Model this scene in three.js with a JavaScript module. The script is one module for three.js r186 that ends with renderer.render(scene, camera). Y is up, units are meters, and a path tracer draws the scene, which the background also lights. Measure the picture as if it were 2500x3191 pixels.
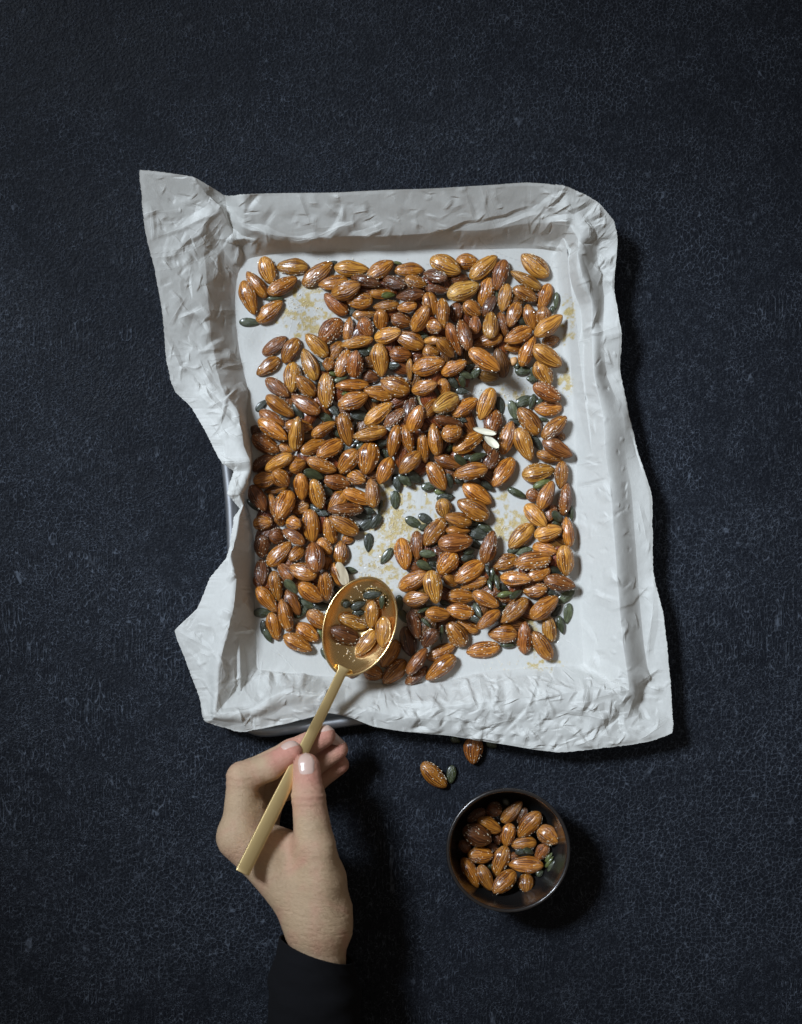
import * as THREE from 'three';
import { MarchingCubes } from 'three/addons/objects/MarchingCubes.js';
import { mergeGeometries, mergeVertices } from 'three/addons/utils/BufferGeometryUtils.js';

// ---------------------------------------------------------------- camera, light, exposure
const scene = new THREE.Scene();
const CAM_H = 1.3, PX = 0.0002;                       // camera height over the table (m), metres per photo pixel on the table
const camera = new THREE.PerspectiveCamera(2 * Math.atan(3191 * PX / 2 / CAM_H) * 180 / Math.PI, 802 / 1024, 0.05, 20);
camera.position.set(0, CAM_H, 0);
camera.up.set(0, 0, -1);
camera.lookAt(0, 0, 0);
camera.focus = 1.285; camera.userData.fStop = 5.6;                  // the nuts are sharp, the hand a touch soft

scene.background = new THREE.Color().setRGB(0.135, 0.118, 0.10);    // the dim room around the table

const key = new THREE.SpotLight(new THREE.Color().setRGB(0.83, 0.95, 1.08), 46, 0, 0.154, 1, 2);   // one soft lamp to the upper left, its cone narrowed to imitate lens vignetting
key.position.set(-1.15, 1.82, -0.85);
key.target.position.set(0.045, 0, 0.0);
key.castShadow = true; key.shadow.radius = 16.5; key.shadow.mapSize.set(2048, 2048);
scene.add(key, key.target);

const renderer = new THREE.WebGLRenderer({ antialias: true });
renderer.setSize(802, 1024);
renderer.toneMapping = THREE.LinearToneMapping;
renderer.toneMappingExposure = 1;
renderer.shadowMap.enabled = true;

// ---------------------------------------------------------------- helpers
function rng(seed) { let a = seed >>> 0; return () => { a = (a + 0x6D2B79F5) >>> 0; let t = a; t = Math.imul(t ^ (t >>> 15), t | 1); t ^= t + Math.imul(t ^ (t >>> 7), t | 61); return ((t ^ (t >>> 14)) >>> 0) / 4294967296; }; }
const hash2 = (x, y, s = 0) => { let h = Math.imul(x, 374761393) + Math.imul(y, 668265263) + Math.imul(s, 974711) | 0; h = Math.imul(h ^ (h >>> 13), 1274126177); return ((h ^ (h >>> 16)) >>> 0) / 4294967296; };
const clamp = (x, a, b) => Math.min(b, Math.max(a, x)), lerp = (a, b, t) => a + (b - a) * t;
const sstep = (a, b, x) => { const t = clamp((x - a) / (b - a), 0, 1); return t * t * (3 - 2 * t); };
function vnoise(x, y, s = 0) {
  const xi = Math.floor(x), yi = Math.floor(y), fx = x - xi, fy = y - yi, u = fx * fx * (3 - 2 * fx), v = fy * fy * (3 - 2 * fy);
  return lerp(lerp(hash2(xi, yi, s), hash2(xi + 1, yi, s), u), lerp(hash2(xi, yi + 1, s), hash2(xi + 1, yi + 1, s), u), v);
}
const fbm = (x, y, s = 0, o = 4) => { let a = 0, w = 0.5, n = 0; for (let i = 0; i < o; i++) { a += w * vnoise(x, y, s + i * 17); n += w; x = x * 2.03 + 7.1; y = y * 2.03 + 3.7; w *= 0.5; } return a / n; };
// a photo pixel at a height over the table (mm) as a point in the world
const at = (px, py, mm = 0) => { const f = PX * (CAM_H - mm / 1000) / CAM_H; return new THREE.Vector3((px - 1250) * f, mm / 1000, (py - 1595.5) * f); };
const counts = new Map();
function numbered(n) { const c = counts.get(n) ?? 0; counts.set(n, c + 1); return c ? n + '_' + String(c).padStart(3, '0') : n; }
function tag(o, label, category, group, kind) { o.userData = { label, category }; if (group) o.userData.group = group; if (kind) o.userData.kind = kind; return o; }
function mesh(name, geo, mat, parent = scene) { const m = new THREE.Mesh(geo, mat); m.name = parent === scene ? numbered(name) : name; m.castShadow = m.receiveShadow = true; parent.add(m); return m; }
function dataTex(w, h, fn, srgb = false) {
  const d = new Uint8Array(w * h * 4);
  for (let y = 0, i = 0; y < h; y++) for (let x = 0; x < w; x++, i += 4) { const c = fn(x, y); d[i] = clamp(c[0], 0, 1) * 255; d[i + 1] = clamp(c[1], 0, 1) * 255; d[i + 2] = clamp(c[2], 0, 1) * 255; d[i + 3] = 255; }
  const t = new THREE.DataTexture(d, w, h, THREE.RGBAFormat);
  t.magFilter = t.minFilter = THREE.LinearFilter; t.wrapS = t.wrapT = THREE.MirroredRepeatWrapping;
  if (srgb) t.colorSpace = THREE.SRGBColorSpace;
  t.needsUpdate = true; return t;
}
function gridGeo(nu, nv, fn, { closeU = false, uv = null } = {}) {   // fn(i, j) -> Vector3
  const pos = [], uvs = [], idx = [];
  const cols = closeU ? nu : nu + 1;
  for (let j = 0; j <= nv; j++) for (let i = 0; i < cols; i++) { const p = fn(i, j); pos.push(p.x, p.y, p.z); const q = uv ? uv(i, j, p) : [i / nu, j / nv]; uvs.push(q[0], q[1]); }
  for (let j = 0; j < nv; j++) for (let i = 0; i < nu; i++) { const a = j * cols + i, b = j * cols + (i + 1) % cols, c = a + cols, d = b + cols; idx.push(a, b, d, a, d, c); }
  const g = new THREE.BufferGeometry();
  g.setAttribute('position', new THREE.Float32BufferAttribute(pos, 3)); g.setAttribute('uv', new THREE.Float32BufferAttribute(uvs, 2));
  g.setIndex(idx); g.computeVertexNormals(); return g;
}

// ---------------------------------------------------------------- table: dark paint with a crackled skin
const TS = 2048, TM = 0.68;                                           // texture side in pixels and metres
const crack = new Float32Array(TS * TS), haze = new Float32Array(TS * TS);
{
  const f1f2 = (x, y, s) => {
    const xi = Math.floor(x), yi = Math.floor(y); let a = 9, b = 9;
    for (let j = -1; j <= 1; j++) for (let i = -1; i <= 1; i++) {
      const cx = xi + i, cy = yi + j, dx = cx + hash2(cx, cy, s) - x, dy = cy + hash2(cx, cy, s + 1) - y, d = dx * dx + dy * dy;
      if (d < a) { b = a; a = d; } else if (d < b) b = d;
    }
    return Math.sqrt(b) - Math.sqrt(a);
  };
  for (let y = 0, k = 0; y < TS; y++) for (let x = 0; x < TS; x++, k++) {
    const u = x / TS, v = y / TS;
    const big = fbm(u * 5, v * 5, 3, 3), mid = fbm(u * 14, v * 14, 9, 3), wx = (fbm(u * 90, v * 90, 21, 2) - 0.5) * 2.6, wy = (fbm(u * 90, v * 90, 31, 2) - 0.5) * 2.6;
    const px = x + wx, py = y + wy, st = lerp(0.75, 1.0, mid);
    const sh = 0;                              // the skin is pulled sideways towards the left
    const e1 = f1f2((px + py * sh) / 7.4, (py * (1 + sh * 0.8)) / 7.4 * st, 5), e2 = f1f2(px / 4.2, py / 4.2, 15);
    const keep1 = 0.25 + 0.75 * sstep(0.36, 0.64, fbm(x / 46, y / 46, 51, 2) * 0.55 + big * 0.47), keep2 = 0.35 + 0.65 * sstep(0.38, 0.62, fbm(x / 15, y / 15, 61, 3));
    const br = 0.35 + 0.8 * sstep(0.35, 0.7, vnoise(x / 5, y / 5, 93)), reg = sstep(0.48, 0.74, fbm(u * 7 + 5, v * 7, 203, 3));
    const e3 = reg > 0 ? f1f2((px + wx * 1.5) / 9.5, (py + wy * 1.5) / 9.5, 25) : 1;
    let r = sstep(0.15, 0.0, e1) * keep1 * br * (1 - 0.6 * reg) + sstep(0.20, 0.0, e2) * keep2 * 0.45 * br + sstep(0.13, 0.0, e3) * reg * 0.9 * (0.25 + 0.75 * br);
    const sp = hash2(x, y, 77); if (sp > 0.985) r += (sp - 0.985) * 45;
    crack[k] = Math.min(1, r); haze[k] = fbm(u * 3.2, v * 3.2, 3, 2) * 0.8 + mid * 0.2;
  }
}
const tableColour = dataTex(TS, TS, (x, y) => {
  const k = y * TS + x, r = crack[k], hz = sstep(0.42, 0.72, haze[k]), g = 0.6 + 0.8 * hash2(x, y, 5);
  const b = [0.0017 + 0.0008 * hz, 0.0025 + 0.0011 * hz, 0.0052 + 0.0018 * hz], w = [0.110, 0.130, 0.168], t = r * (0.42 + 0.24 * hz);  // pale w on ridges and specks paints in glints off the glossy skin
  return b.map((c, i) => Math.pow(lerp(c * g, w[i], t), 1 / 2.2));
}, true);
const tableBump = dataTex(TS, TS, (x, y) => { const k = y * TS + x, v = 0.25 + crack[k] * 0.6 + (vnoise(x / 3.2, y / 3.2, 8) - 0.5) * 0.34 + (haze[k] - 0.5) * 0.2; return [v, v, v]; });
const tableRough = dataTex(512, 512, (x, y) => { const v = 0.55 + 0.3 * fbm(x / 40, y / 40, 40, 4); return [v, v, v]; });
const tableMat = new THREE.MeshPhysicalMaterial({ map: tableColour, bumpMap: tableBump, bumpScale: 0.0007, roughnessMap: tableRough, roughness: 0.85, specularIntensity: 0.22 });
{
  const g = new THREE.BoxGeometry(1.6, 0.03, 1.6), p = g.attributes.position, uv = g.attributes.uv;
  for (let i = 0; i < p.count; i++) uv.setXY(i, (p.getX(i) + TM / 2) / TM, (p.getZ(i) + TM / 2) / TM);
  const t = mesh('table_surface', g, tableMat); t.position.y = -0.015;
  t.userData = { label: 'dark charcoal painted table top with a fine crackled skin', kind: 'structure' };
}

// ---------------------------------------------------------------- baking tray (mostly under the paper)
const path = [];                                                      // the middle of the tray's rim
{
  const corners = [[738, 2294], [1948, 2131], [1768, 668], [614, 738], [722, 1560]].map(([x, y]) => at(x, y, 15));
  const R = 0.024;
  for (let i = 0; i < 5; i++) {
    const p = corners[i], a = corners[(i + 4) % 5].clone().sub(p).normalize(), b = corners[(i + 1) % 5].clone().sub(p).normalize();
    const p0 = p.clone().addScaledVector(a, R), p1 = p.clone().addScaledVector(b, R);
    for (let k = 0; k <= 10; k++) { const t = k / 10; path.push(p0.clone().multiplyScalar((1 - t) ** 2).addScaledVector(p, 2 * t * (1 - t)).addScaledVector(p1, t * t)); }
    const q0 = corners[(i + 1) % 5].clone().addScaledVector(b, -R);
    for (let k = 1; k < 12; k++) path.push(p1.clone().lerp(q0, k / 12));
  }
  const n = path.length, out = path.map((p, i) => { const d = path[(i + 1) % n].clone().sub(path[(i + n - 1) % n]).normalize(); return new THREE.Vector3(-d.z, 0, d.x); });
  const c = corners[0].clone().add(corners[2]).multiplyScalar(0.5);
  if (out[0].dot(path[0].clone().sub(c)) < 0) out.forEach((o) => o.negate());
  const section = (pts) => gridGeo(n, pts.length - 1, (i, j) => path[i].clone().setY(0).addScaledVector(out[i], pts[j][0]).setY(pts[j][1]), { closeU: true });
  const t = new THREE.Group(); t.name = numbered('baking_tray'); scene.add(t);
  tag(t, 'grey metal baking tray with rolled rim, under the crumpled paper', 'baking tray');
  const bottom = [[-0.012, 0.0022], [-0.3, 0.0022]];
  const trayMat = new THREE.MeshStandardMaterial({ color: new THREE.Color().setRGB(0.3, 0.305, 0.32), metalness: 0.85, roughness: 0.42, bumpMap: dataTex(256, 256, (x, y) => { const v = fbm(x / 3, y / 40, 4, 3); return [v, v, v]; }), bumpScale: 0.00008 });
  mesh('wall', section([[-0.0028, 0.0125], [-0.0045, 0.009], [-0.009, 0.0040], [-0.0125, 0.0022], [-0.0125, 0.001], [-0.008, 0.0012], [-0.003, 0.008], [-0.0018, 0.0125]]), trayMat, t);
  const ring = []; for (let k = 0; k <= 14; k++) { const a = k / 14 * Math.PI * 2; ring.push([Math.cos(a) * 0.0036, 0.0130 + Math.sin(a) * 0.0032]); }
  mesh('rim', section(ring), trayMat, t);
  const sh = new THREE.Shape(path.map((p, i) => { const q = p.clone().addScaledVector(out[i], -0.0122); return new THREE.Vector2(q.x, -q.z); }));
  const fl = new THREE.ExtrudeGeometry(sh, { depth: 0.001, bevelEnabled: false }); fl.rotateX(-Math.PI / 2); fl.translate(0, 0.0008, 0);
  mesh('pan_floor', fl, trayMat, t);
}

// ---------------------------------------------------------------- baking paper
// stations round the sheet: floor fold, wall crest (with height mm), shoulder, outer edge; photo pixels
const ST = [
  [745, 850, 640, 700, 27, 540, 610, 33, 437, 530, 43], [760, 820, 690, 650, 29, 640, 600, 35, 600, 550, 40], [768, 812, 714, 685, 20, 706, 640, 22, 700, 608, 27],
  [795, 802, 765, 705, 24, 762, 650, 33, 760, 605, 38], [900, 788, 890, 738, 22, 885, 670, 31, 880, 602, 38], [1050, 785, 1040, 738, 22, 1036, 670, 31, 1032, 600, 40],
  [1200, 782, 1200, 735, 22, 1200, 665, 32, 1200, 592, 42], [1350, 778, 1350, 728, 22, 1345, 660, 32, 1340, 588, 42], [1500, 778, 1520, 718, 22, 1510, 650, 32, 1500, 578, 42],
  [1620, 775, 1650, 695, 24, 1645, 630, 33, 1640, 568, 42], [1700, 778, 1730, 695, 28, 1745, 640, 36, 1755, 577, 42],
  [1738, 788, 1775, 705, 31, 1800, 655, 36, 1815, 602, 38], [1748, 803, 1800, 745, 33, 1840, 690, 32, 1870, 637, 36], [1752, 840, 1800, 790, 34, 1860, 750, 26, 1914, 690, 32],
  [1757, 900, 1812, 860, 32, 1866, 820, 22, 1925, 755, 28], [1765, 970, 1845, 940, 29, 1882, 925, 20, 1914, 900, 22], [1775, 1060, 1845, 1050, 26, 1880, 1050, 24, 1937, 1035, 26],
  [1780, 1180, 1852, 1170, 27, 1890, 1170, 19, 1933, 1150, 19], [1788, 1310, 1880, 1300, 29, 1905, 1300, 20, 1962, 1300, 19], [1795, 1430, 1888, 1420, 29, 1915, 1420, 19, 1993, 1420, 19],
  [1796, 1540, 1903, 1530, 29, 1930, 1530, 18, 2030, 1540, 20], [1800, 1650, 1912, 1650, 29, 1940, 1650, 17, 2034, 1650, 20], [1805, 1780, 1922, 1780, 29, 1952, 1780, 16, 2036, 1780, 19],
  [1810, 1900, 1932, 1900, 29, 1966, 1900, 15, 2064, 1895, 20], [1815, 2000, 1942, 2010, 29, 1974, 2010, 14, 2078, 2000, 19], [1818, 2060, 1955, 2100, 29, 1986, 2105, 13, 2091, 2120, 18],
  [1812, 2070, 1960, 2150, 28, 1998, 2180, 15, 2095, 2225, 18], [1795, 2075, 1930, 2150, 27, 1985, 2230, 20, 2096, 2284, 23], [1765, 2075, 1890, 2148, 27, 1935, 2240, 21, 2010, 2314, 20],
  [1700, 2078, 1830, 2152, 26, 1848, 2245, 24, 1880, 2330, 22], [1600, 2085, 1705, 2166, 26, 1718, 2255, 24, 1738, 2345, 21], [1500, 2095, 1555, 2184, 26, 1566, 2255, 23, 1560, 2318, 20],
  [1380, 2122, 1400, 2200, 25, 1410, 2245, 25, 1400, 2292, 21], [1250, 2130, 1260, 2190, 22, 1265, 2235, 26, 1256, 2279, 22], [1150, 2125, 1170, 2175, 18, 1170, 2220, 25, 1165, 2264, 24],
  [1085, 2112, 1075, 2160, 16, 1080, 2205, 25, 1092, 2236, 26], [1000, 2106, 1008, 2158, 27, 1015, 2195, 29, 1025, 2222, 26], [900, 2098, 890, 2152, 30, 898, 2200, 27, 898, 2254, 25],
  [840, 2090, 800, 2205, 29, 805, 2240, 27, 805, 2273, 25], [806, 2085, 740, 2218, 29, 735, 2252, 25, 736, 2280, 22], [800, 2070, 676, 2222, 29, 660, 2245, 24, 638, 2246, 20],
  [800, 2035, 680, 2150, 29, 655, 2170, 24, 622, 2172, 18], [800, 1995, 682, 2080, 29, 642, 2085, 22, 592, 2090, 16], [797, 1940, 712, 1960, 29, 650, 1965, 24, 545, 1966, 18],
  [795, 1880, 730, 1890, 30, 680, 1895, 27, 615, 1895, 21], [793, 1810, 738, 1805, 30, 700, 1800, 28, 655, 1800, 24], [795, 1740, 722, 1735, 30, 715, 1735, 29, 705, 1740, 28],
  [792, 1680, 738, 1680, 31, 728, 1680, 31, 718, 1680, 29], [780, 1605, 748, 1610, 30, 740, 1610, 30, 731, 1608, 29], [768, 1566, 759, 1572, 26, 753, 1579, 26, 749, 1586, 26],
  [774, 1530, 750, 1540, 29, 730, 1540, 30, 710, 1539, 29], [786, 1478, 780, 1470, 30, 750, 1466, 30, 727, 1468, 29], [788, 1420, 780, 1438, 32, 735, 1442, 32, 694, 1445, 31],
  [782, 1370, 760, 1390, 31, 710, 1395, 31, 664, 1392, 28], [772, 1315, 750, 1325, 30, 695, 1328, 30, 632, 1330, 27], [772, 1270, 735, 1272, 28, 670, 1270, 29, 598, 1272, 25],
  [772, 1210, 700, 1230, 27, 620, 1225, 28, 546, 1220, 24], [758, 1150, 680, 1160, 25, 600, 1160, 29, 524, 1150, 30], [745, 1080, 665, 1090, 24, 590, 1080, 29, 513, 1070, 34],
  [736, 1000, 655, 1005, 24, 590, 985, 30, 505, 964, 37], [734, 930, 645, 895, 26, 570, 880, 32, 483, 845, 40], [738, 880, 640, 790, 25, 550, 750, 33, 453, 721, 42], [742, 863, 640, 740, 26, 545, 670, 33, 442, 620, 43],
];
const cr = (a, b, c, d, t) => 0.5 * (2 * b + (c - a) * t + (2 * a - 5 * b + 4 * c - d) * t * t + (3 * b - a - 3 * c + d) * t * t * t);
// planar facets of crumpled paper: pyramids turned and stretched at random, one set pushed up and one pushed down
function pyramids(x, y, s) {
  const xi = Math.floor(x), yi = Math.floor(y); let a = 9;
  for (let j = -2; j <= 2; j++) for (let i = -2; i <= 2; i++) {
    const cx = xi + i, cy = yi + j, h = hash2(cx, cy, s), dx = cx + h - x, dy = cy + hash2(cx, cy, s + 1) - y, th = hash2(cx, cy, s + 2) * 3.1416, c = Math.cos(th), n = Math.sin(th), st = 0.55 + h;
    const u = (dx * c + dy * n) * st, v = (-dx * n + dy * c), d = Math.max(Math.abs(u + v * 0.35), Math.abs(v - u * 0.25), Math.abs(u) * 0.7 + Math.abs(v) * 0.55) + hash2(cx, cy, s + 3) * 0.4;
    if (d < a) a = d;
  }
  return a;
}
const facet = (x, y, s) => pyramids(x, y, s) - pyramids(x * 0.9 + 31.7, y * 1.1 - 12.3, s + 50);
const paperFloor = (x, z) => 0.0030 + 0.0015 * (fbm(x * 26 + 3, z * 26, 91, 3) - 0.5) * 2 + 0.0034 * sstep(-0.035, -0.075, x) * sstep(-0.07, -0.10, z) * facet(x * 30 + z * 12, z * 22 - x * 14, 7) + 0.0007;
// folds: straight ridges and valleys with flat flanks, a sharp crest and tapering ends; ends in photo pixels, height and flank widths in mm
const FOLD = [[700, 640, 520, 830, 1.6, 3, 9], [712, 690, 610, 860, -1.5, 4, 8], [720, 700, 740, 850, 2.0, 3, 7], [690, 620, 560, 700, -1.0, 4, 10], [700, 655, 480, 760, 0.8, 2, 5], [640, 560, 700, 640, -1.6, 3, 8], [735, 690, 905, 752, 2.2, 3, 9], [900, 752, 1010, 742, 1.8, 3, 8], [980, 740, 1110, 690, 1.2, 2, 7],
  [1285, 760, 1505, 688, -1.7, 2, 10], [1480, 702, 1665, 655, -1.4, 2, 9], [930, 610, 975, 720, 0.9, 2, 6], [1010, 640, 1060, 680, 0.9, 2, 5], [1440, 590, 1470, 690, 0.5, 2, 5], [1490, 590, 1540, 715, 0.6, 2, 6], [1530, 715, 1690, 665, 0.8, 2, 5], [1720, 650, 1770, 610, -1.3, 2, 6], [1700, 700, 1790, 690, 1.6, 3, 8], [1760, 690, 1850, 640, -1.4, 3, 7], [1790, 720, 1900, 700, 1.4, 3, 8], [1800, 660, 1860, 760, 1.6, 3, 7],
  [1840, 780, 1925, 740, -1.5, 3, 8], [1790, 790, 1830, 960, 2.0, 4, 10], [1840, 820, 1900, 880, 1.4, 2, 7], [1860, 960, 1830, 1060, 1.6, 2, 8], [1840, 1045, 1930, 1015, 1.3, 3, 9], [1790, 1520, 1905, 1496, -1.0, 2, 6], [1880, 1500, 1905, 1560, 1.2, 2, 6], [1870, 1640, 1905, 1610, 0.9, 2, 5], [1900, 1770, 1925, 1830, 1.3, 2, 6], [1850, 1850, 1920, 1880, 0.9, 2, 6], [1960, 1330, 2010, 1500, -0.9, 4, 12], [1990, 1560, 2020, 1700, 0.7, 3, 9], [2040, 1850, 2020, 2080, 1.1, 4, 9],
  [1840, 2100, 1865, 2035, 1.5, 3, 6], [1880, 2080, 1865, 2030, -1.4, 3, 6], [1955, 2155, 1925, 2200, 2.0, 3, 7], [1925, 2195, 1945, 2310, -2.2, 3, 9], [1860, 2190, 1900, 2310, 1.4, 3, 7], [1990, 2310, 2090, 2240, 1.2, 3, 8], [1780, 2330, 1870, 2290, 1.5, 2, 7], [1870, 2290, 1990, 2310, 1.2, 3, 8], [1640, 2110, 1800, 2150, 1.1, 2, 7], [1470, 2170, 1640, 2110, 1.2, 2, 8], [1410, 2190, 1480, 2160, 1.3, 2, 7],
  [680, 2222, 790, 2205, 1.8, 3, 8], [785, 2208, 875, 2152, 2.0, 3, 9], [870, 2155, 1008, 2168, 1.6, 3, 9], [790, 2090, 850, 2120, 1.6, 2, 8], [850, 2110, 895, 2100, 2.2, 3, 8], [895, 2100, 1000, 2130, 1.5, 3, 9], [930, 2150, 990, 2110, -1.4, 3, 8], [745, 2215, 770, 2275, 1.3, 2, 6], [690, 2000, 730, 1930, 1.1, 2, 7], [700, 2040, 690, 2140, 0.9, 2, 6], [720, 1780, 742, 1805, 1.8, 2, 5], [548, 1965, 670, 2030, 0.9, 2, 7], [556, 1990, 660, 2110, 0.7, 2, 6], [610, 1910, 640, 2060, -0.8, 4, 10],
  [560, 1000, 640, 960, 1.3, 2, 7], [600, 980, 650, 1040, -1.2, 2, 7], [570, 1060, 660, 1110, 1.1, 3, 8], [590, 1140, 640, 1230, -1.6, 3, 9], [640, 1220, 740, 1330, 1.8, 3, 9], [700, 1290, 770, 1330, -1.7, 2, 7], [740, 1190, 785, 1260, 1.8, 3, 7], [520, 1050, 580, 1170, 0.8, 3, 9], [470, 800, 600, 780, 0.5, 2, 6], [475, 815, 610, 800, 0.5, 2, 6], [500, 850, 600, 825, 0.5, 2, 6], [690, 1445, 782, 1440, 1.6, 2, 6], [725, 1480, 760, 1540, 1.4, 2, 6], [1045, 2236, 1120, 2200, 1.8, 2, 7], [1100, 2230, 1200, 2185, 1.4, 3, 8], [1200, 2200, 1300, 2150, -1.5, 3, 9]];
const rf = rng(4242), scatter = (n, x0, y0, x1, y1, len, hgt) => { for (let i = 0; i < n; i++) { const x = lerp(x0, x1, rf()), y = lerp(y0, y1, rf()), a = rf() * 3.1416, l = len * (0.4 + rf()), h = hgt * (0.35 + rf()) * (rf() < 0.68 ? 1 : -1); FOLD.push([x - Math.cos(a) * l, y - Math.sin(a) * l, x + Math.cos(a) * l, y + Math.sin(a) * l, h, 1.2 + rf() * 2.2, 3.5 + rf() * 6]); } };
scatter(55, 1440, 2110, 1930, 2330, 58, 1.25); scatter(22, 1250, 2130, 1480, 2290, 40, 1.1); scatter(26, 1700, 590, 1930, 820, 34, 1.1); scatter(24, 720, 600, 1180, 760, 34, 0.8); scatter(16, 1180, 580, 1700, 740, 40, 0.5); scatter(26, 450, 560, 720, 1000, 45, 0.75);
scatter(26, 790, 800, 1120, 1200, 60, 0.8); scatter(22, 800, 1980, 1800, 2110, 60, 0.9); scatter(24, 1130, 1250, 1640, 1950, 60, 0.7);
scatter(30, 510, 1000, 790, 1420, 42, 0.95); scatter(18, 690, 1450, 790, 1800, 30, 0.8); scatter(26, 560, 1850, 800, 2260, 42, 0.85); scatter(22, 740, 2090, 1100, 2270, 36, 1.1); scatter(30, 1800, 850, 2090, 2100, 34, 0.7); scatter(14, 1960, 2100, 2095, 2300, 36, 0.9);
const micro = (n, x0, y0, x1, y1, len, hgt) => { for (let i = 0; i < n; i++) { const x = lerp(x0, x1, rf()), y = lerp(y0, y1, rf()), a = rf() * 3.1416, l = len * (0.4 + rf()), h = 1.35 * hgt * (0.4 + rf()) * (rf() < 0.6 ? 1 : -1); FOLD.push([x - Math.cos(a) * l, y - Math.sin(a) * l, x + Math.cos(a) * l, y + Math.sin(a) * l, h, 0.35 + rf() * 0.6, 1.5 + rf() * 3]); } };
micro(170, 1420, 2100, 1940, 2335, 20, 0.55); micro(60, 1150, 2120, 1440, 2290, 20, 0.4); micro(60, 740, 2090, 1100, 2270, 22, 0.4); micro(80, 500, 560, 800, 860, 20, 0.35); micro(90, 520, 860, 790, 1420, 22, 0.35); micro(70, 1690, 580, 1930, 860, 20, 0.45); micro(70, 800, 590, 1700, 780, 22, 0.28);
micro(90, 1800, 860, 1960, 2160, 18, 0.32); micro(40, 1930, 1400, 2095, 2300, 20, 0.3); micro(60, 560, 1850, 800, 2270, 22, 0.32); micro(40, 690, 1430, 800, 1850, 16, 0.3);
const folds = FOLD.map(([ax, ay, bx, by, h, w1, w2]) => { const a = at(ax, ay, 22), b = at(bx, by, 22), ux = b.x - a.x, uz = b.z - a.z, L = Math.hypot(ux, uz); return { x: a.x, z: a.z, ux: ux / L, uz: uz / L, L, h: h / 1000, w1: w1 / 1000, w2: w2 / 1000, cx: (a.x + b.x) / 2, cz: (a.z + b.z) / 2, R: L / 2 + Math.max(w1, w2) / 1000 }; });
const PAPER_U0 = 0.2, PAPER_SIDE = 0.4;
const paperUV = (p) => [(p.x + PAPER_U0) / PAPER_SIDE, (p.z + PAPER_U0) / PAPER_SIDE];
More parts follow.
